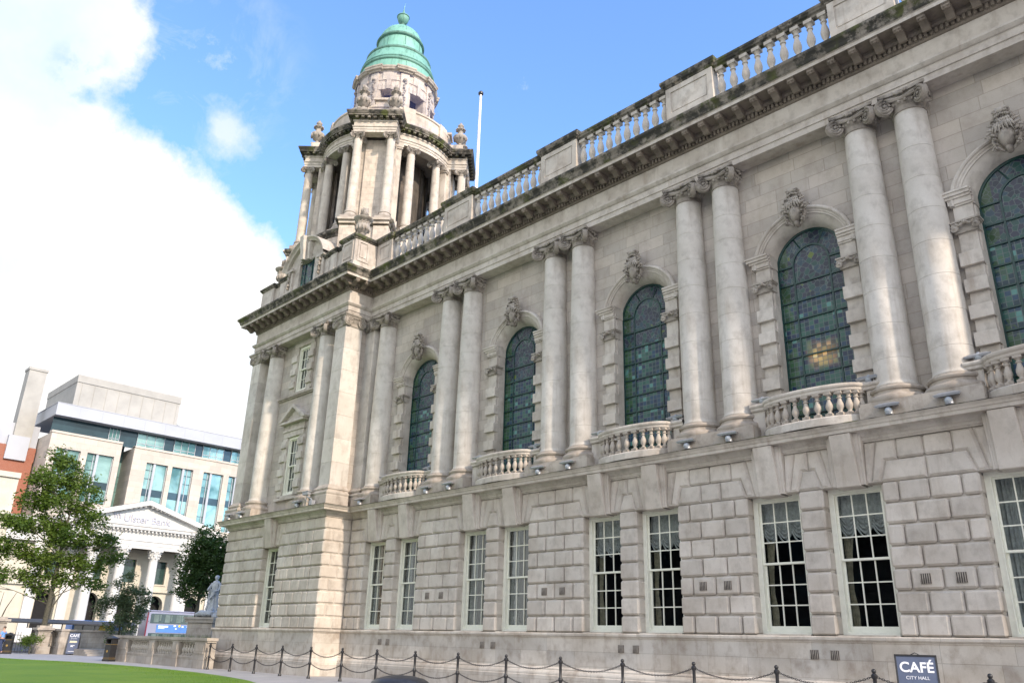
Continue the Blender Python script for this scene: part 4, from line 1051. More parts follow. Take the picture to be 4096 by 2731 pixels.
# barrel of the pediment running back towards the tower
d.arcsweep([(2.40, DY-.1), (2.40, 1.5)], PW, 20.95, R(22), R(158), 20, .4)
do = d.build('dormer', M_ST, HALL)
g = MB(); g.box(-9.06, -7.39, DY+.10, DY+.14, 19.8, 22.05); g.build('dormer_glass', mat_stained('dormer_glass', PW, 30, seed=9.1), do)
g = MB()
for x in (-8.6, -7.85): g.box(x-.03, x+.03, DY+.05, DY+.12, 19.8, 22.05)
g.build('dormer_frame', M_GREENF, do)
g = MB()
for x in (-9.91, -6.555):
    for z in range(10):
        g.ball((x+.05*math.sin(z*2.1), DY-.24, 21.55-z*.10), (.10-.004*z, .08, .075), 8, 6, jit=.3)
    g.tube([(x-.12, DY-.2, 21.6), (x, DY-.26, 21.66), (x+.12, DY-.2, 21.6)], .05, 6)
g.build('pendant', M_CRV, do, smooth=True)

# ---- urns
def urn_mesh(h, flame=True):
    k = h/2.2; b = MB()
    b.box(-.30*k, .30*k, -.30*k, .30*k, 0, .10*k)
    b.lathe([(.28*k, .10*k), (.26*k, .16*k), (.14*k, .22*k), (.11*k, .32*k), (.17*k, .40*k), (.14*k, .44*k), (.30*k, .58*k), (.40*k, .80*k), (.40*k, .86*k), (.34*k, 1.0*k), (.33*k, 1.12*k), (.44*k, 1.22*k), (.52*k, 1.28*k), (.54*k, 1.34*k), (.42*k, 1.40*k), (.24*k, 1.46*k), (.16*k, 1.52*k), (.17*k, 1.58*k), (.22*k, 1.64*k)], seg=24)
    for i in range(12):
        a = 2*PI*i/12; b.ball((.37*k*math.cos(a), .37*k*math.sin(a), .74*k), (.07*k, .07*k, .16*k), 6, 5)
        b.tube([(.34*k*math.cos(a), .34*k*math.sin(a), .98*k), (.37*k*math.cos(a+.35), .37*k*math.sin(a+.35), 1.15*k)], .04*k, 5)
    rnd = random.Random(2)
    for i in range(26):
        a = rnd.random()*2*PI; r_ = rnd.random()**.5*.2*k; zz = 1.66*k+rnd.random()*.34*k
        M_ = Matrix.Rotation(rnd.uniform(-.5, .5), 3, 'X') @ Matrix.Rotation(rnd.uniform(-.5, .5), 3, 'Y')
        b.ball((r_*math.cos(a), r_*math.sin(a), zz), (.05*k, .05*k, .15*k), 6, 5, mat=M_)
    b.ball((0, 0, 1.78*k), (.20*k, .20*k, .26*k), 10, 8, jit=.2)
    return b.mesh('urn', M_CRV, True, 50)
ME_URN = urn_mesh(2.2)
def urn2_mesh():
    b = MB(); b.box(-.24, .24, -.24, .24, 0, .10)
    b.lathe([(.22, .10), (.10, .2), (.08, .30), (.24, .44), (.34, .66), (.34, .74), (.22, .84), (.13, .92), (.13, 1.08), (.24, 1.16), (.25, 1.20), (.14, 1.26), (.09, 1.32), (.15, 1.40), (.16, 1.46), (.08, 1.56), (.03, 1.66), (.0, 1.70)], seg=18)
    for i in range(9):
        a = 2*PI*i/9; b.ball((.31*math.cos(a), .31*math.sin(a), .62), (.07, .07, .14), 6, 5); b.ball((.23*math.cos(a), .23*math.sin(a), 1.17), .05, 6, 5)
    return b.mesh('urn', M_CRV, True, 50)
ME_URN2 = urn2_mesh()
inst('urn', ME_URN, HALL, (-3.72, -.80, 21.92)); inst('urn', ME_URN, HALL, (-12.25, -.80, 21.6))

# ================================================================== TOWER (parts of the hall)
TX, TY = -8.93, 3.97
def tw(th, off, rad): t = R(th); return (TX+rad*math.cos(t)-off*math.sin(t), TY+rad*math.sin(t)+off*math.cos(t))
def tower_path(hw, rp, rc, n=12, inner=None):
    """closed plan: four diagonal piers of half width hw reaching radius rp, joined by arcs of radius rc"""
    P_ = []; da = math.degrees(math.asin(hw/rc))
    for k_ in range(4):
        th = -135+90*k_
        P_ += [tw(th, -hw, math.sqrt(rc*rc-hw*hw)), tw(th, -hw, rp), tw(th, hw, rp), tw(th, hw, math.sqrt(rc*rc-hw*hw))]
        a0, a1 = th+da, th+90-da
        for q in range(1, n): t = R(a0+(a1-a0)*q/n); P_.append((TX+rc*math.cos(t), TY+rc*math.sin(t)))
    return P_
tb = MB()
tb.sweep([(0, 19.8), (0, 23.72), (.05, 23.76), (.08, 23.86), (-.2, 23.9)], tower_path(1.42, 5.42, 4.55), closed=True, tone=.6)
tb.lathe([(4.9, 23.0), (0, 23.6)], TX, TY, 32, cap=False); 
tb.build('tower_base', M_TWR, HALL)
tc_ = MB(); tc_.sweep([(.0, 23.70), (.06, 23.76), (.10, 23.86), (.20, 23.92), (.24, 23.98), (.26, 24.10), (.20, 24.14), (-2.5, 24.20)], tower_path(1.42, 5.42, 4.55), closed=True); tc_.build('tower_base_cornice', M_MOS, HALL)
# recess between the two halves of each base pier: raised panels
tp = MB()
for k_ in range(4):
    th = -135+90*k_
    for sg in (-1, 1):
        x, y = tw(th, sg*.98, 5.42); t = R(th+90); obox(tp, x, y, math.cos(t), math.sin(t), -.02, .16, .86, 19.9, 23.70, .7)
        x, y = tw(th, sg*.98, 5.42); obox(tp, x, y, math.cos(t), math.sin(t), -.02, .40, 1.04, 23.98, 24.12, .1)
        obox(tp, x, y, math.cos(t), math.sin(t), -.02, .28, .94, 23.80, 23.98, .6)
    # solid wall behind the columns and its returns
    for (o0, o1, r0, r1, z0, z1, tn) in ((-.62, .62, 3.2, 4.42, 24.2, 30.25, .75), (-1.22, -.62, 3.35, 4.30, 24.2, 30.25, .5), (.62, 1.22, 3.35, 4.30, 24.2, 30.25, .6)):
        v = [tw(th, a, rr_)+(z,) for z in (z0, z1) for a, rr_ in ((o0, r0), (o1, r0), (o1, r1), (o0, r1))]
        tp.add(v, [(3, 2, 1, 0), (4, 5, 6, 7), (0, 1, 5, 4), (1, 2, 6, 5), (2, 3, 7, 6), (3, 0, 4, 7)], tn)
tp.build('tower_pier', M_TWR, HALL)
TZB, TZT = 24.18, 29.84
TSH = [shaft_mesh(.285, .245, TZT-24.92, 5, 24, 'tower_column', M_TWC) for _ in range(2)]
b = MB(); b.box(-.48, .48, -.48, .48, 0, .26); b.lathe([(.44, .26), (.46, .34), (.43, .42), (.36, .46), (.34, .54), (.38, .58), (.37, .66), (.32, .70), (.30, .74)], seg=24)
ME_TB = b.mesh('base', M_COR, True, 40)
ME_TCAP = ionic(.25, .42, .42, 'capital', M_CRV)
cols = []
for k_ in range(4):
    th = -135+90*k_
    cols += [(tw(th, -1.0, 4.99), th), (tw(th, 1.0, 4.99), th)]
    for a in (-14.7, 14.7): cols.append((tw(th+45+a, 0, 3.96), th+45+a))
for q, ((x, y), th) in enumerate(cols):
    o = inst('tower_column', TSH[q % 2], HALL, (x, y, 24.92), R(th+90)); inst('capital', ME_TCAP, o, (0, 0, TZT-24.92)); inst('column_base', ME_TB, o, (0, 0, TZB-24.92))
# antae beside the piers
for k_ in range(4):
    th = -135+90*k_
    for sg in (-1, 1):
        ta = MB(); x, y = tw(th+sg*16.8, 0, 3.96); t = R(th+sg*16.8+90); obox(ta, x, y, math.cos(t), math.sin(t), -.32, .28, .56, 24.4, 29.9, .6)
        obox(ta, x, y, math.cos(t), math.sin(t), -.4, .36, .70, 24.2, 24.85, .4); obox(ta, x, y, math.cos(t), math.sin(t), -.38, .36, .68, 29.9, 30.0, .4); obox(ta, x, y, math.cos(t), math.sin(t), -.42, .40, .76, 30.0, 30.24, .4)
        ta.build('tower_pilaster', M_TWC, HALL)
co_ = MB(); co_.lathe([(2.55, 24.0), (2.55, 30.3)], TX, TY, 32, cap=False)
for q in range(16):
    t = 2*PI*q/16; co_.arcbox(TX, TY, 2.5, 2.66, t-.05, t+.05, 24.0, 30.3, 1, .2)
co_.build('tower_core', stone("shaded_interior_stone", light=(.11, .095, .08), mid=(.07, .06, .05), dark=(.03, .028, .024), brick=(.8, .42, .01)), HALL)  # stone colour darkened to stand in for shade inside the tower
TPATH = tower_path(1.30, 5.27, 4.26)
te = MB()
te.sweep([(-.56, 30.24), (.0, 30.24), (.0, 30.42), (.03, 30.43), (.03, 30.56), (.08, 30.60), (.08, 30.65), (.0, 30.67), (.0, 30.96), (.05, 30.98), (.06, 31.08)], TPATH, closed=True)
te.sweep([(-.56, 30.9), (-.56, 30.24)], TPATH, closed=True)
te.lathe([(0, 30.75), (4.2, 30.75)], TX, TY, 32, cap=False); te.build('tower_entablature', M_TWC, HALL)
tk = MB(); tk.sweep([(.06, 31.06), (.08, 31.24), (.34, 31.24), (.34, 31.34), (.37, 31.36), (.40, 31.42), (.44, 31.48), (.44, 31.56), (-1.5, 31.66)], TPATH, closed=True)
n_ = len(TPATH)
for i in range(n_):
    p, q = TPATH[i], TPATH[(i+1) % n_]; L_ = math.hypot(q[0]-p[0], q[1]-p[1])
    if L_ < .15: continue
    nn = max(1, round(L_/.36)) if L_ > .7 else 1
    for j in range(nn):
        t = (j+.5)/nn; obox(tk, p[0]+(q[0]-p[0])*t, p[1]+(q[1]-p[1])*t, (q[0]-p[0])/L_, (q[1]-p[1])/L_, .04, .30, .17, 31.10, 31.24, .9)
tk.build('tower_cornice', M_MOS, HALL)
# attic parapet and blocks over the piers
at = MB(); at.lathe([(3.98, 31.5), (3.98, 32.95), (4.05, 33.0), (4.05, 33.12), (3.7, 33.15), (3.0, 33.2)], TX, TY, 64, cap=False)
for k_ in range(4):
    th = -135+90*k_
    for z0, z1, hw, r0, r1, tn in ((31.55, 32.1, 1.35, 3.6, 5.0, .5), (32.1, 33.5, .42, 2.5, 3.95, .4), (33.5, 33.65, .52, 2.5, 4.1, .2)):
        v = [tw(th, a, rr_)+(z,) for z in (z0, z1) for a, rr_ in ((-hw, r0), (hw, r0), (hw, r1), (-hw, r1))]
        at.add(v, [(3, 2, 1, 0), (4, 5, 6, 7), (0, 1, 5, 4), (1, 2, 6, 5), (2, 3, 7, 6), (3, 0, 4, 7)], tn)
    for sg in (-1, 1):     # low curved shoulders
        for (a0, a1, z1) in ((.42, .9, 33.05), (.9, 1.35, 32.5)):
            v = [tw(th, sg*a, rr_)+(z,) for z in (31.6, z1) for a, rr_ in ((a0, 3.3), (a1, 3.3), (a1, 3.95), (a0, 3.95))]
            at.add(v, [(3, 2, 1, 0), (4, 5, 6, 7), (0, 1, 5, 4), (1, 2, 6, 5), (2, 3, 7, 6), (3, 0, 4, 7)], .5)
    for a in (-20, 20):
        t = R(th+45+a); at.arcbox(TX, TY, 3.9, 4.12, t-.1, t+.1, 31.6, 33.16, 2, .6)
at.build('attic_parapet', M_TWR, HALL)
for k_ in range(4):
    th = -135+90*k_
    for sg in (-1, 1): inst('urn', ME_URN2, HALL, tw(th, sg*.98, 4.75)+(32.05,), R(th), (1.3, 1.3, 1.22))
# drum of the lantern with eight openings
dr = MB(); RD = 2.58
for k_ in range(8):
    t0 = R(45*k_); hwd = R(12.5)
    dr.arcbox(TX, TY, 1.9, RD, t0+hwd, t0+R(45)-hwd, 31.6, 36.4, 5, .6)
    dr.arcbox(TX, TY, 1.9, RD, t0-hwd, t0+hwd, 31.6, 33.9, 4, .5); dr.arcbox(TX, TY, 1.9, RD, t0-hwd, t0+hwd, 35.5, 36.4, 4, .5)
    # jack arch over the opening
    for j, (wd, up_) in enumerate(((.055, 36.25), (.05, 36.0), (.05, 36.0), (.05, 35.9), (.05, 35.9))):
        off = (0, -.11, .11, -.22, .22)[j]; dr.arcbox(TX, TY, RD-.02, RD+(.14 if j == 0 else .07), t0+off-wd, t0+off+wd, 35.45, up_, 1, .4 if j == 0 else .6)
    for s_ in (-1, 1): dr.arcbox(TX, TY, RD-.02, RD+.05, t0+s_*(hwd+.07)-.05, t0+s_*(hwd+.07)+.05, 33.7, 35.42, 1, .6)
    dr.arcbox(TX, TY, RD-.02, RD+.06, t0-hwd+.05, t0+hwd-.05, 36.25, 36.85, 2, .8)
    tm = t0+R(22.5); dr.arcbox(TX, TY, RD-.02, RD+.10, tm-.11, tm+.11, 31.6, 36.9, 2, .8)
dr.lathe([(RD, 36.3), (RD, 36.9)], TX, TY, 48, cap=False); dr.sweep([(0, 36.2), (.05, 36.22), (.05, 36.30), (0, 36.32)], [(TX+RD*math.cos(2*PI*i/48), TY+RD*math.sin(2*PI*i/48)) for i in range(48)], closed=True)
dro = dr.build('lantern_drum', M_TWR, HALL)
g = MB()
for k_ in range(8):
    tm = R(45*k_+22.5)
    for z in range(13):
        rr_ = RD+.14; a = tm+.02*math.sin(z*1.9); g.ball((TX+rr_*math.cos(a), TY+rr_*math.sin(a), 36.25-z*.19), (.085, .085, .10) if z else (.16, .16, .16), 7, 5, jit=.3)
g.build('garland', M_CRV, dro, smooth=True)
g = MB(); g.lathe([(1.8, 33.5), (1.8, 36.0)], TX, TY, 24, cap=False); g.build('unlit_lantern_backing', M_DARK, dro)  # added black cylinder stands in for the unlit inside of the lantern
def ressaut_path(r0, r1, da):
    P_ = []
    for k_ in range(8):
        tm = 45*k_+22.5
        for a, rr_ in ((-da, r0), (-da+.01, r1), (0, r1), (da-.01, r1), (da, r0), (11, r0), (15, r0), (19, r0), (22.5, r0), (26, r0), (30, r0), (34, r0)):
            if a > 45-da-1: continue
            t = R(tm+a); P_.append((TX+rr_*math.cos(t), TY+rr_*math.sin(t)))
    return P_
g = MB(); g.sweep([(.0, 36.82), (.06, 36.86), (.08, 36.92), (.20, 36.98), (.22, 37.08), (.26, 37.14), (.26, 37.24), (-.3, 37.34)], ressaut_path(2.60, 2.74, 8), closed=True); g.build('lantern_cornice', M_COR, HALL)
# copper dome
g = MB()
def ring(pr, t): g.lathe([(r_, z) for r_, z in pr], TX, TY, 64, tone=t, cap=False)
ring([(2.48, 37.2), (2.53, 37.35), (2.55, 37.7), (2.50, 38.05)], .62)
ring([(2.50, 38.05), (2.58, 38.10), (2.60, 38.20), (2.52, 38.30), (2.56, 38.36), (2.50, 38.46)], .25)
ring([(2.50, 38.46), (2.42, 38.75), (2.30, 39.08), (2.22, 39.24)], .5)
ring([(2.22, 39.24), (2.28, 39.30), (2.27, 39.44), (2.12, 39.56), (1.98, 39.62)], .1)
ring([(1.98, 39.62), (1.78, 39.72), (1.66, 39.86), (1.60, 40.1), (1.56, 40.5), (1.55, 40.92)], .68)
ring([(1.55, 40.92), (1.66, 40.97), (1.70, 41.06), (1.66, 41.16), (1.56, 41.22)], .1)
ring([(1.56, 41.22), (1.50, 41.5), (1.38, 41.80), (1.20, 42.08), (.98, 42.30), (.80, 42.40)], .6)
ring([(.80, 42.40), (.78, 42.46), (.5, 42.56), (.30, 42.60)], .45)
ring([(.30, 42.60), (.36, 42.66), (.34, 42.74), (.24, 42.84), (.15, 42.98), (.13, 43.14), (.20, 43.22)], .2)
ring([(.20, 43.22), (.34, 43.36), (.40, 43.56), (.41, 43.72)], .45)
ring([(.41, 43.72), (.46, 43.76), (.45, 43.82), (.30, 43.94), (.14, 44.12), (.07, 44.28), (.05, 44.45), (.0, 44.5)], .25)
for k_ in range(8):
    t = R(45*k_+22.5)
    for (ra, za, rb_, zb, w_) in ((1.61, 40.15, 1.56, 40.9, .02), (1.51, 41.5, 1.21, 42.08, .02), (2.55, 37.4, 2.52, 38.0, .02), (2.42, 38.78, 2.26, 39.2, .02)):
        g.tube([(TX+(ra+.01)*math.cos(t), TY+(ra+.01)*math.sin(t), za), (TX+(rb_+.01)*math.cos(t), TY+(rb_+.01)*math.sin(t), zb)], w_, 5, .2)
    g.ball((TX+2.2*math.cos(t), TY+2.2*math.sin(t), 39.2), .05, 6, 5, .6)
go = g.build('copper_dome', M_COPPER, HALL, smooth=True, ang=50)
g = MB(); g.tube([(TX, TY, 44.4), (TX+.05, TY, 44.8), (TX+.12, TY+.02, 45.1)], [.03, .02, .006], 5); g.tube([(TX, TY, 44.5), (TX-.06, TY, 44.75)], [.02, .008], 5); g.build('finial_spike', M_COPPER, go)
# bird netting stretched from lantern to the attic
def mat_net():
    M, nt, b = newmat("bird_netting"); t = NT(nt); tr = t.N.new('ShaderNodeBsdfTransparent'); mx = t.N.new('ShaderNodeMixShader'); mx.inputs[0].default_value = .06
    b.inputs['Base Color'].default_value = (.16, .19, .55, 1); b.inputs['Roughness'].default_value = .9
    t.L.new(tr.outputs[0], mx.inputs[1]); t.L.new(b.outputs[0], mx.inputs[2]); t.L.new(mx.outputs[0], nt.nodes['Material Output'].inputs[0]); return M
g = MB(); n1_ = 64; v = []; f = []
for i in range(n1_):
    a = 2*PI*i/n1_; dd = abs(((math.degrees(a)-45) % 90)); dd = min(dd, 90-dd); r1 = 4.4+1.1*max(0, 1-dd/22)
    for q in range(7):
        t = q/6; rr_ = 2.78+(r1-2.78)*(t**1.5*.92+.08*t); z = 36.8+(31.75-36.8)*(1-(1-t)**1.35)
        v.append((TX+rr_*math.cos(a), TY+rr_*math.sin(a), z))
for i in range(n1_):
    for q in range(6): f.append((i*7+q, ((i+1) % n1_)*7+q, ((i+1) % n1_)*7+q+1, i*7+q+1))
g.add(v, f); g.build('bird_net', mat_net(), HALL, smooth=True)

# ================================================================== fittings on the hall
# flagpole on the roof
fp = thing('flagpole', 'bare white flagpole with dark cap rising from the roof beside the tower', 'flagpole', (-2.27, 6.0, 20.0))
b = MB(); b.lathe([(.13, 0), (.13, 2), (.10, 8), (.075, 14.6)], seg=14); b.build('pole', M_WHITEP, fp, smooth=True)
b = MB(); b.lathe([(.08, 14.6), (.16, 14.64), (.17, 14.76), (.10, 14.86), (.0, 14.92)], seg=14); b.build('pole_cap', M_IRON, fp, smooth=True)

# floodlights
b = MB(); v = [(-.30, -.10, 0), (.30, -.10, 0), (.24, .12, .03), (-.24, .12, .03), (-.34, -.12, .05), (.34, -.12, .05), (.27, .14, .09), (-.27, .14, .09), (-.2, -.06, .11), (.2, -.06, .11), (.18, .08, .12), (-.18, .08, .12)]
b.add(v, [(0, 1, 2, 3), (0, 4, 5, 1), (1, 5, 6, 2), (2, 6, 7, 3), (3, 7, 4, 0), (4, 8, 9, 5), (5, 9, 10, 6), (6, 10, 11, 7), (7, 11, 8, 4), (8, 11, 10, 9)])
ME_FH = b.mesh('lamp_head', M_STEEL)
b = MB(); b.lathe([(.10, -.02), (.11, .0), (.08, .14), (.05, .2)], seg=12); b.box(-.03, .03, -.03, .03, -.05, .22); ME_FB = b.mesh('lamp_bracket', M_STEEL, True)
ME_FL = (lambda b: b.mesh('lens', M_LENS, True))(MB().ball((0, -.06, .10), (.10, .08, .10), 10, 7))
def flood(x, y, z, label, rot=0, s=1.0):
    t = thing('floodlight', label, 'floodlight', (x, y, z), rot, 'small floodlights standing along the ledge and balcony rails')
    inst('lamp_head', ME_FH, t, (0, -.02, .21*s)); inst('lamp_bracket', ME_FB, t, (0, 0, .02)); inst('lens', ME_FL, t, (0, 0, .0)); return t
ordn = ['first', 'second', 'third', 'fourth', 'fifth']
flood(-2.02, -.46, 7.5, 'floodlight on the ledge below the single column in the inner corner')
for i, c in enumerate(PC[:4]):
    flood(c-.74, -.46, 7.5, 'floodlight below the left column of the %s column pair from the corner' % ordn[i], R(random.uniform(-8, 8)))
    flood(c+.76, -.46, 7.5, 'floodlight below the right column of the %s column pair from the corner' % ordn[i], R(random.uniform(-8, 8)))
for i, c in enumerate(BCU[:5]):
    flood(c-1.62, .12, 8.66, 'floodlight on the left balcony rail end, %s arched window from the corner' % ordn[i], s=.4)
    if i < 4: flood(c+1.66, .12, 8.66, 'floodlight on the right balcony rail end, %s arched window from the corner' % ordn[i], s=.4)
flood(-5.24, -1.9, 7.5, 'floodlight on the corner pavilion ledge just left of the security camera')
flood(-12.44, -1.9, 7.5, 'floodlight at the far left end of the corner pavilion ledge')
flood(-11.08, -1.9, 7.5, 'floodlight below the left column of the corner pavilion, second from the far end')
t = thing('security_camera', 'grey security camera on a bent bracket arm at the pavilion corner ledge', 'security camera', (-3.95, -1.86, 7.5))
b = MB(); b.box(-.12, .12, -.1, .1, 0, .22); b.tube([(0, 0, .16), (-.10, -.02, .30), (-.40, -.05, .42), (-.44, -.05, .52)], .035, 8); b.tube([(.02, -.02, .1), (-.25, -.14, .16), (-.48, -.12, .36), (-.46, -.08, .5)], .014, 6); b.build('bracket', M_STEEL, t)
b = MB(); b.box(-.74, -.26, -.15, .02, .52, .66); b.box(-.78, -.22, -.18, .05, .66, .69); b.build('camera_housing', M_STEEL, t)
b = MB(); b.box(-.755, -.74, -.12, -.01, .54, .64); b.build('camera_lens', M_IRON, t)

# ================================================================== chain fence
b = MB(); b.lathe([(.075, 0), (.075, .06), (.055, .09), (.045, .14), (.045, .52), (.055, .54), (.068, .56), (.068, .62), (.055, .64), (.042, .66), (.042, 1.02), (.055, 1.04), (.07, 1.06), (.07, 1.11), (.05, 1.13), (.03, 1.15)], seg=14)
ME_POST = b.mesh('post', M_IRON, True, 40)
b = MB(); b.ball((0, 0, 1.19), .052, 12, 8); ME_PB = b.mesh('ball_finial', M_IRON, True)
post_x = [-10.544+2.344*i for i in range(18)]; post_y = -2.74
PLAB = []
N_P = len(post_x)
for i, x in enumerate(post_x):
    if i == 0: lb = 'first black iron chain-fence post, standing at the far end by the garden wall'
    elif i == N_P-1: lb = 'black iron chain-fence post nearest the viewer, beyond the right edge'
    else: lb = 'black iron chain-fence post, number %d from the far left end' % (i+1)
    t = thing('fence_post', lb, 'post', (x, post_y, 0), 0, 'black posts of the chain fence')
    inst('post', ME_POST, t); inst('ball_finial', ME_PB, t)
def chain_mesh(L_=2.344-.12, sag=.21):
    b = MB(); n = 44; pts = []
    for i in range(n+1):
        t = i/n; pts.append(Vector((.06+L_*t, 0, -sag*(1-(2*t-1)**2))))
    for i in range(n):
        p, q = pts[i], pts[i+1]; c = (p+q)/2; d_ = (q-p); l = d_.length*.72; d_.normalize()
        sd_ = Vector((0, 1, 0)) if i % 2 else d_.cross(Vector((0, 1, 0)))
        lk = [c+d_*(l*math.cos(a))+sd_*(.019*math.sin(a)) for a in [2*PI*k_/8 for k_ in range(8)]]
        b.tube(lk, .0065, 4, closed=True)
    return b.mesh('chain', M_CHAIN, True)
ME_CH = chain_mesh()
for i in range(N_P-1):
    for z, nm in ((1.07, 'upper'), (.59, 'lower')):
        o = inst('chain', ME_CH, None, (post_x[i], post_y, z))
        tag(o, '%s iron chain hanging between fence posts %d and %d from the far left end' % (nm, i+1, i+2), 'chain', 'chains hanging between the fence posts')

# ================================================================== boundary walls at the left
def garden_wall(x0, x1, y, h, piers, label, nb=5, gap=()):
    t = thing('garden_wall', label, 'wall', ((x0+x1)/2, y, 0)); ox = (x0+x1)/2
    b = MB(); b.box(x0-ox+.015, x1-ox-.015, 0, .45, 0, .48); b.box(x0-ox-.02, x1-ox+.02, -.03, .48, .48, .56); b.build('wall_base', M_WALLG, t)
    b = MB(); b.box(x0-ox-.05, x1-ox+.05, -.08, .52, h-.14, h); b.box(x0-ox, x1-ox, -.02, .46, h-.22, h-.14); b.build('coping', M_WALLG, t)
    for px, pw in piers:
        b = MB(); b.box(px-pw-ox, px+pw-ox, -.06, .5, .0, h-.22); b.box(px-pw+.12-ox, px+pw-.12-ox, -.09, 0, .7, h-.35); b.build('pier', M_WALLG, t)
    ps = sorted(piers)
    for (a, wa), (c, wc) in zip(ps, ps[1:]):
        l, r_ = a+wa, c-wc; n = max(2, int((r_-l)/.30))
        for q in range(n):
            inst('baluster', ME_BAL1, t, (l+(r_-l)*(q+.5)/n-ox, .22, .56), 0, (.95, .95, h-.22-.56))
        b = MB(); b.box(l-ox, r_-ox, .38, .42, .56, h-.22); b.build('backing_panel', M_WALLG, t)
    return t
garden_wall(-23.6, -10.9, -2.75, 1.45, [(-22.2, 1.0), (-17.75, .38), (-14.55, .38), (-11.6, .62)], 'low stone balustrade wall running from the litter bin to the hall corner')
garden_wall(-40.2, -37.6, -1.55, 1.75, [(-39.9, .3), (-37.9, .3)], 'short stone balustrade wall behind the cafe board')
# wall with panel beyond the steps
t = thing('garden_wall', 'plain pale stone wall at the back of the steps', 'wall', (-39.6, 1.6, 0)); b = MB(); b.box(-.25, .25, -3.0, 2.6, 0, 1.6); b.box(-.32, .32, -3.05, 2.65, 1.6, 1.74); b.build('wall_panel', M_WALLG, t)
b = MB(); b.box(.25, .29, -2.4, 2.0, .35, 1.35); b.build('raised_panel', M_WALLG, t)
t = thing('stone_steps', 'broad low stone steps between the two balustrade walls', 'steps', (-38, 1.5, 0)); b = MB()
for k_ in range(3): b.box(-1.2-.0, 4.0-.38*k_, -2.2, 3.2, .14*k_ + .002, .14*(k_+1))
b.build('treads', M_WALLG, t)
# gate piers and gate
def gate_pier(x, y, h, label):
    t = thing('gate_pier', label, 'gate pier', (x, y, 0)); b = MB()
    b.box(-.55, .55, -.55, .55, 0, .5); b.box(-.42, .42, -.42, .42, .5, h-.3); b.box(-.30, .30, -.45, .45, .8, h-.6); b.box(-.5, .5, -.5, .5, h-.3, h-.2); b.box(-.60, .60, -.60, .60, h-.2, h-.05); b.box(-.4, .4, -.4, .4, h-.05, h+.1)
    b.build('shaft', M_WALLG, t)
gate_pier(-39.0, -5.45, 2.35, 'tall stone gate pier behind the man at the left edge'); gate_pier(-39.3, -2.35, 1.85, 'stone gate pier at the right side of the iron gate')
t = thing('iron_gate', 'black wrought iron gate standing between two stone piers', 'gate', (-39.2, -3.9, 0)); b = MB()
for q in range(12): b.tube([(0, -1.0+q*.18, .05), (0, -1.0+q*.18, 1.35+.12*math.sin(q/11*PI))], .014, 6)
for z in (.12, .65, 1.25): b.box(-.02, .02, -1.08, 1.05, z-.02, z+.02)
b.build('bars', M_IRON, t)
t = thing('notice_board', 'small white notice fixed in front of the iron gate', 'sign', (-38.7, -3.6, 0)); b = MB(); b.box(-.02, .02, -.28, .28, 1.15, 1.75); b.build('panel', M_WHITEP, t); b = MB(); b.tube([(-.03, 0, 0), (-.03, 0, 1.15)], .025, 6); b.build('leg', M_STEEL, t)

# litter bins
def litter_bin(x, y, label, rot=0, s=1.):
    t = thing('litter_bin', label, 'litter bin', (x, y, 0), rot); b = MB()
    b.box(-.27, .27, -.25, .25, 0, .12); b.box(-.24, .24, -.22, .22, .12, .98); b.box(-.24, -.19, -.22, .22, .98, 1.22); b.box(.19, .24, -.22, .22, .98, 1.22); b.box(-.24, .24, .16, .22, .98, 1.22)
    b.build('body', M_IRON, t)
    b = MB(); b.box(-.29, .29, -.27, .27, 1.22, 1.28); b.add([(-.27, -.25, 1.28), (.27, -.25, 1.28), (.27, .25, 1.28), (-.27, .25, 1.28), (0, 0, 1.42)], [(0, 1, 4), (1, 2, 4), (2, 3, 4), (3, 0, 4)]); b.build('lid', M_IRON, t)
    b = MB()
    for z in (.13, .19, .92): b.box(-.245, .245, -.225, .225, z, z+.014)
    b.lathe([(.07, .0), (.07, .01)], seg=14); st = len(b.v)-28
    for i in range(st, len(b.v)): x_, y_, z_ = b.v[i]; b.v[i] = (x_, -.225-z_, .55+y_)
    b.build('gold_trim', M_GOLD, t)
litter_bin(-22.35, -3.3, 'square black litter bin with gold bands in front of the balustrade pier', R(20))
litter_bin(-37.6, -4.9, 'square black litter bin with gold emblem by the iron gate', R(60))
# round bin in the foreground
t = thing('litter_bin', 'round black litter bin with domed lid, cut off by the bottom edge', 'litter bin', (20.3, -14.3, 0))
b = MB(); b.lathe([(.34, 0), (.36, .05), (.36, .62), (.33, .64)], seg=32); b.build('body', M_IRON, t, smooth=True)
b = MB(); b.lathe([(.40, .90), (.42, .905), (.43, .93), (.41, .97), (.34, 1.01), (.2, 1.045), (.0, 1.06)], seg=40)
for a in range(4): x, y = .33*math.cos(a*PI/2+.4), .33*math.sin(a*PI/2+.4); b.box(x-.04, x+.04, y-.04, y+.04, .6, .92)
b.build('lid', M_IRON, t, smooth=True)
b = MB(); b.lathe([(.424, .912), (.430, .918), (.430, .926), (.424, .930)], seg=40, cap=False); b.build('gold_trim', M_GOLD, t)

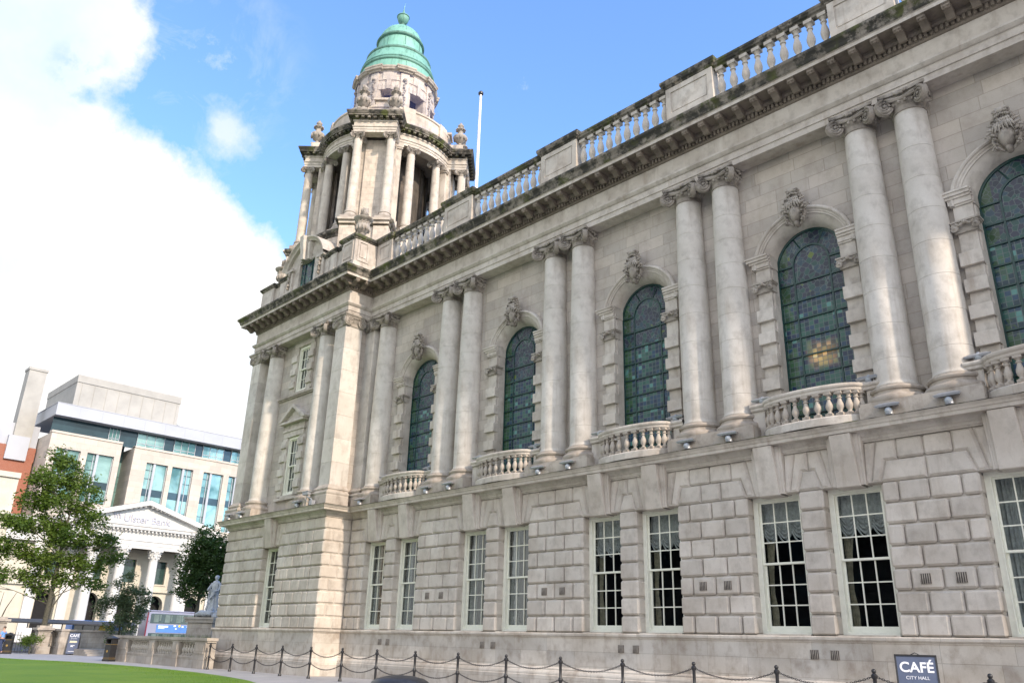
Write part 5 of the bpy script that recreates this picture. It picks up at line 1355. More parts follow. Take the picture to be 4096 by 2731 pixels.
# cafe boards
M_SLATE = simple("slate_blue_board", (.075, .095, .155), .5, nscale=6, namt=.1)
M_TXTW = simple("board_lettering_white", (.75, .76, .80), .5, nscale=8, namt=.05)
M_TXTC = simple("board_lettering_cream", (.66, .62, .42), .5, nscale=8, namt=.05)
def text_mesh(body, size, mat, name='lettering', ext=.004, spacing=1.0, bold=.0):
    cu = bpy.data.curves.new(name, 'FONT'); cu.body = body; cu.size = size; cu.extrude = ext; cu.align_x = 'CENTER'; cu.offset = bold; cu.space_character = spacing
    o = bpy.data.objects.new(name, cu); COL.objects.link(o); dg = bpy.context.evaluated_depsgraph_get()
    me = bpy.data.meshes.new_from_object(o.evaluated_get(dg)); COL.objects.unlink(o); bpy.data.objects.remove(o)
    me.materials.clear(); me.materials.append(mat); me.name = name; return me
def board(x, y, rot, label):
    t = thing('cafe_board', label, 'sign', (x, y, 0), rot); lean = R(10)
    b = MB(); b.box(-.36, .36, -.012, .012, .08, 1.56); me = b.mesh('front_panel', M_SLATE)
    f = inst('front_panel', me, t, (0, -.26, 0), (-lean*.95, 0, 0)); inst('back_panel', me, t, (0, .26, 0), (lean*.95, 0, 0))
    for s_, y_, rx in ((-1, -.26, -lean*.95), (1, -.26, -lean*.95), (-1, .26, lean*.95), (1, .26, lean*.95)):
        b = MB(); b.box(s_*.375-.018, s_*.375+.018, -.02, .02, 0, 1.56); b.build('frame_leg', M_IRON, t, (0, y_, 0)).rotation_euler = (rx, 0, 0)
    b = MB(); b.box(-.39, .39, -.03, .03, 1.52, 1.555); b.tube([(-.08, 0, 1.55), (0, 0, 1.59), (.08, 0, 1.55)], .01, 6); b.build('top_hinge', M_IRON, t)
    for body, sz, z, mt_, bd in (('CAFÉ', .27, 1.24, M_TXTW, .006), ('CITY HALL', .09, 1.10, M_TXTW, .0), ('OPEN', .0, .9, M_TXTC, 0)):
        if sz == 0: continue
        inst('lettering', text_mesh(body, sz, mt_, bold=bd), f, (0, -.016, z), (PI/2, 0, 0))
    b = MB(); b.box(-.24, .24, -.018, -.012, .90, .965); b.box(-.26, .26, -.018, -.012, .84, .885); b.build('cream_banner', M_TXTC, f)
    b = MB(); b.box(-.12, -.05, -.018, -.012, .55, .66); b.box(-.03, .14, -.018, -.012, .63, .665); b.box(-.03, .04, -.018, -.012, .55, .60); b.box(-.22, .22, -.018, -.012, .22, .25); b.build('printed_marks', M_TXTW, f)
    return t
board(23.58, -3.75, R(20), 'slate blue A-frame board reading CAFÉ at the bottom right')
board(-37.2, -.75, R(62), 'slate blue A-frame board reading CAFÉ far off by the left garden wall')

# ================================================================== statue
def skin_obj(name, chain, mat, parent=None, sub=2, loc=(0, 0, 0)):
    """chain: list of (vertex, radius); edges: list"""
    verts, rad, edg, root = chain
    me = bpy.data.meshes.new(name); me.from_pydata(verts, edg, []); o = bpy.data.objects.new(name, me); COL.objects.link(o)
    md = o.modifiers.new('s', 'SKIN'); md.use_smooth_shade = True
    for i, r_ in enumerate(rad):
        sv = me.skin_vertices[0].data[i]; sv.radius = (r_, r_) if isinstance(r_, (int, float)) else r_; sv.use_root = (i == root)
    o.modifiers.new('u', 'SUBSURF').levels = sub
    dg = bpy.context.evaluated_depsgraph_get(); m2 = bpy.data.meshes.new_from_object(o.evaluated_get(dg))
    COL.objects.unlink(o); bpy.data.objects.remove(o)
    m2.materials.clear(); m2.materials.append(mat); m2.name = name
    m2.polygons.foreach_set('use_smooth', [True]*len(m2.polygons))
    return inst(name, m2, parent, loc)
t = thing('statue', 'white marble robed figure on a grey stepped pedestal beside the hall corner', 'statue', (-23.6, 3.15, 0), R(25))
b = MB(); b.box(-1.5, 1.5, -1.5, 1.5, 0, .9); b.box(-1.3, 1.3, -1.3, 1.3, .9, 1.1); b.box(-1.0, 1.0, -1.0, 1.0, 1.1, 2.35); b.box(-1.12, 1.12, -1.12, 1.12, 2.35, 2.55); b.box(-1.2, 1.2, -1.2, 1.2, 2.55, 2.68); b.build('pedestal', M_WALLG, t)
b = MB(); rnd = random.Random(8)
for i in range(46):
    a = rnd.random()*2*PI; r_ = .25+.6*rnd.random(); b.ball((r_*math.cos(a), r_*math.sin(a), 2.75+rnd.random()*.42*(1.2-r_)), (.20+.1*rnd.random(), .18+.1*rnd.random(), .10+.14*rnd.random()), 10, 7, jit=.25)
b.tube([(-.7, -.5, 2.8), (-.35, -.7, 2.95), (.1, -.75, 2.9), (.35, -.6, 3.1)], [.14, .18, .15, .09], 8); b.ball((.42, -.55, 3.18), .12, 10, 7)
b.tube([(.75, .1, 2.75), (.8, -.2, 2.9), (.6, -.5, 3.0)], [.13, .16, .1], 8)
b.build('sea_base', M_MARB, t, smooth=True)
b = MB(); n = 40; lv = [(3.0, .40), (3.3, .34), (3.7, .29), (4.0, .27), (4.25, .25), (4.45, .24), (4.65, .26), (4.85, .27), (4.98, .20), (5.04, .085), (5.10, .08)]
v = []; f = []
for j, (z, r_) in enumerate(lv):
    for i in range(n):
        a = 2*PI*i/n; fold = (1+.10*math.sin(a*9+z*1.5)+.05*math.sin(a*17)) if z < 4.7 else 1
        v.append((r_*fold*math.cos(a)*1.05, r_*fold*math.sin(a)*.8, z))
for j in range(len(lv)-1):
    for i in range(n): f.append((j*n+i, j*n+(i+1) % n, (j+1)*n+(i+1) % n, (j+1)*n+i))
b.add(v, f); b.ball((0, -.02, 5.22), (.115, .14, .165), 14, 10); b.ball((0, -.155, 5.2), (.02, .035, .03), 6, 5); b.ball((0, .04, 5.26), (.13, .14, .13), 12, 8, jit=.12)
b.tube([(-.27, 0, 4.86), (-.40, -.10, 4.6), (-.38, -.30, 4.42), (-.20, -.42, 4.5)], [.095, .085, .065, .045], 8); b.tube([(.27, 0, 4.86), (.42, -.05, 4.6), (.40, -.22, 4.35), (.22, -.38, 4.32)], [.095, .085, .065, .045], 8)
for k_ in range(5):
    b.tube([(-.20+.012*k_, -.42, 4.52+.02*k_), (-.14+.01*k_, -.47, 4.53+.02*k_)], .014, 5); b.tube([(.22-.012*k_, -.38, 4.30+.02*k_), (.16-.01*k_, -.44, 4.32+.02*k_)], .014, 5)
b.tube([(-.34, -.1, 4.5), (-.36, -.06, 4.0), (-.30, -.1, 3.5), (-.36, -.14, 3.15)], [.10, .12, .13, .14], 10)
b.tube([(.30, -.2, 4.4), (.12, -.34, 4.05), (-.12, -.33, 3.8)], [.06, .07, .05], 8)
b.build('figure', M_MARB, t, smooth=True, ang=60)

# ================================================================== man at the left edge
t = thing('person', 'man in a light blue T-shirt and dark jeans walking at the left edge', 'person', (-37.55, -5.35, 0), R(-45))
M_SKIN = simple("skin", (.50, .30, .22), .6, nscale=15, namt=.08); M_JEAN = simple("blue_denim", (.03, .045, .10), .85, nscale=20, namt=.2)
M_TEE = simple("light_blue_cotton", (.16, .32, .62), .85, nscale=12, namt=.08); M_HAIR = simple("brown_hair", (.09, .06, .04), .8, nscale=20)
V = [(0, 0, .95), (0, 0, 1.12), (0, -.01, 1.30), (0, 0, 1.45), (0, -.01, 1.53), (0, -.02, 1.60),      # pelvis..neck
     (-.10, 0, .90), (-.12, -.12, .50), (-.12, -.02, .09), (-.12, -.14, .04),
     (.10, 0, .90), (.11, .06, .50), (.11, .22, .12), (.12, .12, .05),
     (-.20, 0, 1.42), (-.27, .06, 1.16), (-.25, -.10, .93), (-.245, -.14, .86),
     (.20, 0, 1.42), (.27, -.02, 1.16), (.25, -.17, .95), (.245, -.21, .88), (0, -.02, 1.68), (0, -.02, 1.76)]
Rd = [(.155, .11), (.145, .10), (.165, .11), (.14, .09), .06, .055, .095, .065, .045, .04, .095, .065, .045, .04, .065, .05, .035, .03, .065, .05, .035, .03, (.078, .095), (.07, .085)]
E_ = [(0, 1), (1, 2), (2, 3), (3, 4), (4, 5), (0, 6), (6, 7), (7, 8), (8, 9), (0, 10), (10, 11), (11, 12), (12, 13), (3, 14), (14, 15), (15, 16), (16, 17), (3, 18), (18, 19), (19, 20), (20, 21), (5, 22), (22, 23)]
bo = skin_obj('body', (V, Rd, E_, 0), M_SKIN, t)
def hand(side, base):
    b = MB(); x, y, z = base
    for k_ in range(4):
        dx = (k_-1.5)*.018; ln = (.060, .070, .066, .052)[k_]
        b.tube([(x, y+dx, z), (x-side*.006, y+dx-.004, z-ln*.55), (x-side*.022, y+dx-.008, z-ln)], [.009, .008, .006], 6)
    b.tube([(x, y-.03, z+.025), (x-side*.012, y-.052, z-.005), (x-side*.018, y-.058, z-.03)], [.010, .009, .007], 6)
    b.ball((x, y, z+.02), (.014, .038, .042), 10, 7); return b
b = hand(-1, (-.245, -.155, .83)); b2 = hand(1, (.245, -.225, .85)); b.add(b2.v, b2.f); b.build('hands', M_SKIN, t, smooth=True)
b = MB(); b.ball((-.02, -.115, 1.69), (.012, .018, .022), 6, 5); b.ball((0, -.125, 1.685), (.014, .022, .025), 6, 5)
for s_ in (-1, 1): b.ball((s_*.082, -.015, 1.69), (.012, .022, .03), 6, 5)
b.build('face_features', M_SKIN, t, smooth=True)
b = MB()
for s_ in (-1, 1): b.ball((s_*.03, -.105, 1.705), (.010, .006, .006), 6, 5)
b.ball((0, -.108, 1.645), (.022, .006, .005), 6, 5); b.build('eyes_and_mouth', M_HAIR, t)
b = MB(); b.ball((0, .005, 1.735), (.086, .105, .085), 14, 8, jit=.04); b.build('hair', M_HAIR, t, smooth=True)
Vt = [(0, 0, 1.0), (0, 0, 1.15), (0, -.01, 1.30), (0, 0, 1.44), (-.20, 0, 1.42), (-.255, .05, 1.22), (.20, 0, 1.42), (.255, -.01, 1.22)]
skin_obj('t_shirt', (Vt, [(.175, .13), (.165, .12), (.185, .128), (.15, .10), .08, .072, .08, .072], [(0, 1), (1, 2), (2, 3), (3, 4), (4, 5), (3, 6), (6, 7)], 0), M_TEE, t)
b = MB(); b.box(-.05, .05, -.145, -.13, 1.27, 1.33); b.build('shirt_print', simple('shirt_print_red', (.5, .08, .06), .8, nscale=30), t)
Vj = [(0, 0, .98), (-.10, 0, .90), (-.12, -.12, .50), (-.12, -.02, .11), (.10, 0, .90), (.11, .06, .50), (.11, .21, .14)]
skin_obj('jeans', (Vj, [(.17, .125), .108, .08, .065, .108, .08, .065], [(0, 1), (1, 2), (2, 3), (0, 4), (4, 5), (5, 6)], 0), M_JEAN, t)
b = MB(); b.ball((-.12, -.08, .05), (.05, .14, .05), 10, 7); b.ball((.115, .16, .07), (.05, .13, .05), 10, 7); b.build('shoes', M_IRON, t, smooth=True)

# ================================================================== trees
def tree(name, label, cat, loc, trunk, limbs, blobs, nleaf, leaf, mat, seed=1, gap=.25, droop=0.0, bark=M_BARK):
    rnd = random.Random(seed); t = thing(name, label, cat, loc)
    b = MB(); P_ = [p for p, r_ in trunk]; b.tube(P_, [r_ for p, r_ in trunk], 10)
    for l in limbs: b.tube([p for p, r_ in l], [r_ for p, r_ in l], 6)
    top = Vector(P_[-1])
    for (c, r_) in blobs:
        c = Vector(c); z = min(c.z*.75, top.z); s_ = Vector((0, 0, 0))
        for i in range(len(P_)-1):
            if P_[i][2] <= z <= P_[i+1][2]: s_ = Vector(P_[i]).lerp(Vector(P_[i+1]), (z-P_[i][2])/(P_[i+1][2]-P_[i][2]))
        if z >= top.z: s_ = top
        mid = s_.lerp(c, .6)+Vector((0, 0, .25)); b.tube([s_, mid, c], [.032*trunk[0][1]/.2, .018*trunk[0][1]/.2, .008], 5)
        for _ in range(4): d_ = Vector((rnd.gauss(0, 1), rnd.gauss(0, 1), rnd.gauss(0, .6))).normalized(); b.tube([mid, c+Vector((d_.x*r_[0], d_.y*r_[1], d_.z*r_[2]))*.8], [.02, .006], 4)
    b.build('trunk', bark, t, smooth=True)
    tot = sum(r_[0]*r_[1]*r_[2] for c, r_ in blobs); v = []; f = []; tn = []; seeds = Vector((seed*3.1, seed*1.7, 0))
    for c, r_ in blobs:
        n = int(nleaf*(r_[0]*r_[1]*r_[2])**.85/sum((q[0]*q[1]*q[2])**.85 for _, q in blobs)); ncl = max(6, n//16); btone = rnd.random()*.5
        for _ in range(ncl):
            d_ = Vector((rnd.gauss(0, 1), rnd.gauss(0, 1), rnd.gauss(0, 1))).normalized()*(rnd.random()**.42)
            cc = Vector(c)+Vector((d_.x*r_[0], d_.y*r_[1], d_.z*r_[2]))
            if noise.noise(cc*1.1+seeds) < -gap: continue
            ct = btone+rnd.random()*.6-.1
            for _ in range(16):
                o = Vector((rnd.gauss(0, 1), rnd.gauss(0, 1), rnd.gauss(0, .75)))*leaf*rnd.choice((1.4, 1.9, 2.8)); p = cc+o; p.z -= droop*o.length
                a = Vector((rnd.gauss(0, 1), rnd.gauss(0, 1), rnd.gauss(0, .5))).normalized(); bb_ = a.cross(Vector((rnd.gauss(0, 1), rnd.gauss(0, 1), rnd.gauss(0, 1)))).normalized()
                s_ = leaf*rnd.choice((.5, .8, 1.0, 1.35)); k_ = len(v); v += [p-a*s_, p+bb_*s_*.5, p+a*s_, p-bb_*s_*.5]; f.append((k_, k_+1, k_+2, k_+3)); tn.append(min(1, max(0, ct+rnd.uniform(-.2, .2))))
    b = MB(); b.v = [tuple(p) for p in v]; b.f = f; b.t = tn; b.build('crown', mat, t); return t
def at_az(az, dist): a = R(az); return (CAMP.x+dist*math.cos(a), CAMP.y+dist*math.sin(a))
# local frame helper: u = image right at the tree's azimuth
def blobs_from(az, dist, spec):
    """spec: (azimuth, elevation deg, radius_h, radius_v, depth offset); angles from the viewer fix the crown's outline once, at the tree's own distance"""
    x0, y0 = at_az(az, dist); out = []
    for a, e_, rh, rv, dd in spec:
        x, y = at_az(a, dist+dd); z = CAMP.z+(dist+dd)*math.tan(R(e_)); out.append(((x-x0, y-y0, z), (rh, rh, rv*1.35)))
    return (x0, y0, 0), out
loc, bl = blobs_from(164.3, 77, [(165.5, 10.0, 1.0, .8, 0), (164.9, 9.2, 1.3, .9, .6), (165.9, 8.7, 1.3, .8, -.5), (164.0, 8.6, 1.2, .7, .3), (163.2, 8.0, 1.0, .6, -.4), (166.3, 7.4, 1.4, .7, .5),
    (165.1, 7.5, 1.6, 1.0, 0), (163.6, 6.9, 1.3, .8, .5), (162.6, 6.6, 1.0, .5, -.3), (166.6, 6.0, 1.3, .6, -.6), (167.3, 6.3, .9, .45, .2), (165.3, 5.8, 1.7, .9, .4), (163.7, 5.5, 1.5, .8, -.3), (162.3, 5.4, 1.2, .6, .5), (161.4, 5.3, .9, .5, -.5),
    (167.6, 4.6, 1.3, .6, 0), (166.4, 4.3, 1.4, .7, .6), (165.0, 4.2, 1.5, .8, 0), (163.4, 4.0, 1.3, .6, .2), (162.2, 3.9, 1.1, .6, -.3), (161.2, 4.4, .8, .5, .1), (168.0, 3.5, 1.2, .5, .3), (166.9, 3.1, 1.1, .5, -.4), (165.6, 3.0, 1.1, .5, .3), (164.2, 3.1, 1.0, .5, -.2), (163.0, 3.0, .8, .4, .2), (162.0, 2.9, .8, .4, -.3), (165.0, 2.3, .9, .4, .4), (167.6, 2.4, .8, .35, 0)])
tree('tall_tree', 'tall leafy green tree with layered open crown in front of the bank', 'tree', loc, [((0, 0, 0), .26), ((.05, .0, 2.2), .21), ((-.05, .05, 5), .17), ((.1, 0, 8), .12), ((0, .1, 11), .07), ((-.1, 0, 13.5), .03)],
     [[((0, 0, 2.8), .08), ((.3, .8, 4.6), .05), ((.4, 1.4, 5.6), .02)]], bl, 56000, .12, M_LEAF1, 4, gap=.06)
loc, bl = blobs_from(160.25, 73, [(160.2, 3.2, .55, .5, 0), (160.6, 2.7, .8, .5, .2), (159.7, 2.5, .8, .5, -.2), (159.2, 2.2, .7, .4, .2), (160.9, 2.0, .9, .5, 0), (160.0, 1.8, 1.0, .5, .2), (159.3, 1.5, .8, .45, 0), (161.2, 1.2, .8, .4, .1), (160.4, 1.1, 1.0, .45, -.2), (159.6, .9, .9, .4, .1), (161.5, 1.8, .5, .3, 0), (158.9, 2.0, .45, .3, 0), (160.8, .5, .7, .35, 0), (159.9, .4, .7, .35, 0)])
tree('birch_tree', 'small grey-green bushy tree with drooping twigs behind the steps', 'tree', loc, [((0, 0, 0), .09), ((.02, .05, 1.5), .075), ((-.05, 0, 3.2), .05), ((0, .1, 5.4), .02)], [], bl, 20000, .08, M_LEAF2, 9, gap=.06, droop=.3)
loc, bl = blobs_from(156.0, 68, [(155.9, 5.9, 1.2, .8, 0), (156.5, 5.2, 1.2, .8, .3), (155.4, 5.0, 1.4, .9, -.3), (156.9, 4.4, 1.0, .7, 0), (155.9, 4.3, 1.5, .9, .4), (157.0, 3.5, .9, .6, -.2), (156.2, 3.5, 1.3, .8, .2), (155.3, 3.7, 1.4, .8, 0), (157.2, 2.9, .6, .4, .1), (156.5, 2.7, .9, .5, -.3), (155.6, 2.9, 1.1, .6, .3), (154.6, 5.0, 1.5, 1.0, 0), (154.5, 3.6, 1.4, .9, 0), (156.6, 2.1, .6, .3, 0)])
tree('dark_tree', 'dense dark green tree behind the marble statue', 'tree', loc, [((0, 0, 0), .2), ((0, .05, 2.5), .17), ((.1, 0, 5), .1), ((0, 0, 8), .04)], [], bl, 24000, .10, M_LEAF3, 14, gap=.3)
loc, bl = blobs_from(167.6, 78, [(167.4, 2.3, .9, .4, 0), (168.0, 1.9, .9, .4, .2), (167.2, 1.5, .6, .3, 0), (168.2, 2.8, .7, .35, 0)])
tree('bare_tree', 'thin sparse grey tree with forked trunk at the far left edge', 'tree', loc, [((.4, 1.6, 0), .13), ((.3, 1.2, 1.6), .10), ((0, .4, 3.0), .05)], [[((.3, 1.2, 1.6), .07), ((.2, 1.6, 3.2), .04), ((.2, 2.1, 4.4), .012)], [((.3, 1.2, 1.6), .07), ((.4, .3, 3.0), .04), ((.4, -.8, 4.2), .012)], [((.3, 1.0, 2.0), .05), ((.2, 1.2, 4.4), .012)]], bl, 700, .08, M_LEAF2, 22, gap=.1)
# shrubs in the beds
def shrub(az, dist, w, h, label, seed, mat=M_LEAF1, z0=0.2):
    x, y = at_az(az, dist); rnd = random.Random(seed)
    bl = [((rnd.uniform(-w, w)*.5, rnd.uniform(-w, w)*.5, z0+h*rnd.uniform(.3, .8)), (w*.45, w*.45, h*.28)) for _ in range(6)]
    tree('shrub', label, 'shrub', (x, y, 0), [((0, 0, 0), .05), ((0, 0, h*.6), .02)], [], bl, 2600, .05, mat, seed, gap=.4)
shrub(160.35, 70.0, .62, 1.45, 'narrow clipped green shrub left of the litter bin pier', 31)
shrub(164.75, 70.5, .9, 1.1, 'round green shrub beside the iron gate', 32)
# tufts of long-leaved plants on the terrace behind the balustrade
b = MB(); rnd = random.Random(12)
for i in range(900):
    x = -25.5+rnd.random()*9.5; y = .2+rnd.random()*.8; z0 = 1.1; h = rnd.uniform(.25, .62); a = rnd.random()*2*PI; dx, dy = math.cos(a)*.012, math.sin(a)*.012; lx, ly = rnd.uniform(-.2, .2), rnd.uniform(-.2, .2)
    b.add([(x-dx, y-dy, z0), (x+dx, y+dy, z0), (x+lx, y+ly, z0+h)], [(0, 1, 2)], rnd.random())
o = b.build('bedding_plants', M_LEAF1); o['kind'] = 'stuff'; tag(o, 'long-leaved green plants in the raised bed behind the balustrade wall', 'plants')
b = MB(); b.box(-26, -15.2, .0, 1.4, .0, 1.1); o = b.build('raised_bed', M_WALLG); tag(o, 'stone raised bed with plants behind the balustrade wall', 'planter')

# ================================================================== bus
M_BWHITE = simple("bus_paint_pale", (.24, .25, .33), .3, nscale=1, namt=.03); M_BRED = simple("bus_paint_red", (.22, .025, .05), .35, nscale=3, namt=.05)
M_BBLUE = simple("bus_advert_blue", (.07, .19, .50), .4, nscale=.8, namt=.12); M_BYEL = simple("bus_paint_yellow", (.75, .52, .05), .4, nscale=3, namt=.1)
M_BGL = simple("bus_window_glass", (.02, .045, .05), .06, nscale=1, spec=.8); M_BINT = simple("bus_pale_interior", (.10, .14, .13), .5, nscale=1.5, namt=.3); M_RUB = simple("tyre_rubber", (.015, .015, .015), .8, nscale=9)
bx, by = at_az(158.75, 111); bus = thing('bus', 'pale double-decker bus with red front edge and blue advert panel on its side', 'bus', (bx, by, 0), PI/2)
# length runs along world +Y (local +x), side towards the viewer is local -y
b = MB(); b.bbox(0, 10.5, 0, 2.5, .3, 4.22, .10, .5); b.build('body', M_BWHITE, bus)
b = MB(); b.bbox(-.03, .10, -.02, .20, .5, 4.1, .05, .5); b.build('front_edge', M_BRED, bus)
b = MB(); b.bbox(-.02, 10.52, -.03, 2.53, 4.20, 4.34, .05, .5); b.build('roof', M_BWHITE, bus)
for (z0, z1) in ((2.85, 3.95), (1.0, 1.75)):
    b = MB(); b.box(.35, 10.2, -.025, -.005, z0, z1); w_ = b.build('window_band', M_BGL, bus)
    for q in range(7): 
        b = MB(); b.box(.75+q*1.36, 1.35+q*1.36, -.034, -.026, z0+.14, z1-.10); b.box(1.42+q*1.36, 1.62+q*1.36, -.034, -.026, z0+.3, z1-.10); b.build('pane', M_BINT, w_)
b = MB(); b.box(1.2, 9.8, -.04, -.005, 1.85, 2.72); ad = b.build('advert_panel', M_BBLUE, bus)
b = MB(); b.box(1.4, 2.6, -.05, -.04, 2.42, 2.62); b.box(1.4, 2.2, -.05, -.04, 2.28, 2.34)
for x_, z_, r_ in ((3.4, 2.62, .10), (3.6, 2.3, .08), (5.6, 2.5, .16), (7.4, 2.4, .14), (4.4, 2.55, .09)): b.ball((x_, -.045, z_), (r_*1.6, .01, r_), 8, 6)
b.box(4.9, 6.4, -.05, -.04, 2.50, 2.60); b.box(5.1, 6.1, -.05, -.04, 2.34, 2.40); b.box(6.8, 8.3, -.05, -.04, 2.2, 2.26)
b.build('advert_marks', M_TXTW, ad)
b = MB(); b.ball((4.0, -.045, 2.62), (.14, .015, .14), 10, 7); b.ball((6.5, -.045, 2.3), (.20, .012, .14), 8, 6); b.build('advert_sun', M_BYEL, ad)
b = MB(); b.ball((7.9, -.045, 2.6), (.14, .015, .17), 8, 6); b.build('advert_red_mark', M_BRED, ad)
for x_ in (2.2, 8.0):
    b = MB(); b.lathe([(.5, 0), (.5, .28)], seg=20); st = 0
    for i in range(len(b.v)): p = b.v[i]; b.v[i] = (x_+p[0], -.04+p[2], .5+p[1])
    w_ = b.build('wheel', M_RUB, bus); b = MB(); b.lathe([(.24, 0), (.24, .02)], seg=14)
    for i in range(len(b.v)): p = b.v[i]; b.v[i] = (x_+p[0], -.06+p[2], .5+p[1])
    b.build('hub', M_STEEL, w_)
x_, y_ = at_az(160.6, 112); o = thing('bus', 'yellow and blue patterned bus half hidden behind the small tree', 'bus', (x_, y_-4.5, 0), PI/2)
b = MB(); b.bbox(0, 5.6, 0, 2.5, .3, 2.9, .1, .5); b.build('body', M_BBLUE, o)
b = MB()
for q in range(9): b.ball((3.2+.9*math.sin(q*2.3)+.5, -.03, 1.5+.8*math.cos(q*1.7)), (.45, .03, .35), 9, 6)
b.build('yellow_pattern', M_BYEL, o); b = MB(); b.box(.2, 3.4, -.02, -.005, 1.5, 2.5); b.build('window_band', M_BGL, o)
for x2 in (1.2, 4.4):
    b = MB(); b.lathe([(.5, 0), (.5, .28)], seg=20)
    for i in range(len(b.v)): p = b.v[i]; b.v[i] = (x2+p[0], -.04+p[2], .5+p[1])
    b.build('wheel', M_RUB, o)
# shelter beyond the wall
t = thing('bus_shelter', 'long dark low shelter roof beyond the left garden wall', 'shelter', (-74, 9, 0)); b = MB(); b.add([(-1.3, -8, 2.45), (1.3, -8, 2.35), (1.3, 8, 2.35), (-1.3, 8, 2.45), (-1.3, -8, 2.6), (.0, -8, 2.85), (1.3, -8, 2.5), (1.3, 8, 2.5), (0, 8, 2.85), (-1.3, 8, 2.6)], [(0, 1, 2, 3), (4, 5, 8, 9), (5, 6, 7, 8), (1, 2, 7, 6), (0, 3, 9, 4), (0, 4, 5, 6, 1), (3, 2, 7, 8, 9)]); b.build('roof', M_IRON, t)
for q in range(5):
    b = MB(); b.tube([(.8, -7+3.5*q, 0), (.8, -7+3.5*q, 2.4)], .06, 8); b.build('post', M_IRON, t)
o = sheet('road', [(-108, -300), (-43, -300), (-43, 300), (-108, 300)], -.012, M_ASPH)

# ================================================================== bank
M_BANK = stone("painted_render_cream", light=(.62, .58, .48), mid=(.54, .50, .41), dark=(.50, .46, .38), stain=.15, streak=.12, bumps=.1)
M_BANKW = stone("painted_stone_white", light=(.66, .66, .64), mid=(.58, .58, .56), dark=(.52, .51, .48), stain=.15, streak=.12, bumps=.1)
BX = -109.6
bank = thing('bank_building', 'cream classical bank with white columns, pediment and arched doorways across the street', 'building', (BX, 29, 0))
def L(y): return y-29
b = MB()   # body wall with arches: build in a rotated frame (local x' = y)
def wallx(b, x, y0, y1, z0, z1, th=.6): b.box(x-th, x, L(y0), L(y1), z0, z1, .5)
arch_c = [17.6, 23.9, 29.1, 34.2, 40.6]; ah, asp = 1.45, 6.2
prev = 10.
for c in arch_c:
    wallx(b, -3.0, prev, c-ah, 0, 14.8); n = 10
    for q in range(n):
        a, e_ = PI-PI*q/n, PI-PI*(q+1)/n; ya, za, yb, zb = c+ah*math.cos(a), asp+ah*math.sin(a), c+ah*math.cos(e_), asp+ah*math.sin(e_)
        b.add([(-3.0, L(ya), za), (-3.0, L(yb), zb), (-3.0, L(yb), 9.2), (-3.0, L(ya), 9.2)], [(0, 1, 2, 3)], .5)
        b.add([(-3.0, L(ya), za), (-3.0, L(yb), zb), (-4.2, L(yb), zb), (-4.2, L(ya), za)], [(0, 1, 2, 3)], .5)
    b.box(-3.6, -3.0, L(c-ah), L(c-1.05), 9.2, 13.2, .5); b.box(-3.6, -3.0, L(c+1.05), L(c+ah), 9.2, 13.2, .5); b.box(-3.6, -3.0, L(c-ah), L(c+ah), 13.2, 14.8, .5); b.box(-3.6, -3.0, L(c-1.05), L(c+1.05), 9.2, 9.5)
    for s_ in (-1, 1): b.box(-4.2, -3.0, L(c+s_*ah)-.02, L(c+s_*ah)+.02, 0, asp, .5)
    b.box(-3.0, -2.85, L(c-1.35), L(c+1.35), 9.3, 9.5, .8); b.box(-3.0, -2.9, L(c-1.3), L(c-1.05), 9.5, 13.2, .8); b.box(-3.0, -2.9, L(c+1.05), L(c+1.3), 9.5, 13.2, .8); b.box(-3.0, -2.8, L(c-1.4), L(c+1.4), 13.2, 13.5, .8)
    prev = c+ah
wallx(b, -3.0, prev, 48, 0, 14.8); b.box(-25, -3.6, L(10.2), L(47.8), 13, 17.5, .5); b.box(-25, -3.6, L(10), L(10.4), 0, 17.5, .5)
b.box(-3.0, -2.6, L(10), L(48), 8.2, 8.7, .7)
b.build('wall', M_BANK, bank)
b = MB(); b.box(-5.2, -5.0, L(10.5), L(47.5), 0, 14); b.build('unlit_interior', M_DARK, bank)  # added black sheet stands in for the unlit inside of the bank
M_BWIN = simple("bank_window_dark_green", (.03, .06, .055), .1, nscale=3)
for c in arch_c:
    b = MB(); b.box(-3.5, -3.4, L(c-1.02), L(c+1.02), 9.5, 13.2); b.build('window', M_BWIN, bank)
b = MB()
def entab(y0, y1, x, z0=14.65): 
    P_ = [(x-3.5, L(y0)), (x, L(y0)), (x, L(y1)), (x-3.5, L(y1))]
    b.sweep([(-.9, z0), (0, z0), (0, z0+.5), (.05, z0+.55), (.05, z0+1.1), (.15, z0+1.2), (.0, z0+1.25), (.0, z0+2.4), (.15, z0+2.5), (.25, z0+2.75), (.75, z0+2.95), (.75, z0+3.3), (.9, z0+3.5), (-1, z0+3.55)], P_)
    n = int((y1-y0)/.62)
    for q in range(n): b.box(x+.2, x+.6, L(y0)+(q+.3)*(y1-y0)/n, L(y0)+(q+.7)*(y1-y0)/n, z0+2.6, z0+2.95, .3)
entab(16.9, 41.1, .9); entab(10., 17.4, -2.2); entab(40.6, 48, -2.2)
b.build('entablature', M_BANKW, bank)
b = MB(); y0, y1, zb, za = 16.2, 41.8, 18.15, 22.4; ym = (y0+y1)/2
b.add([(.7, L(y0+1.2), zb), (.7, L(y1-1.2), zb), (.7, L(ym), za-.6)], [(0, 1, 2)], .6)
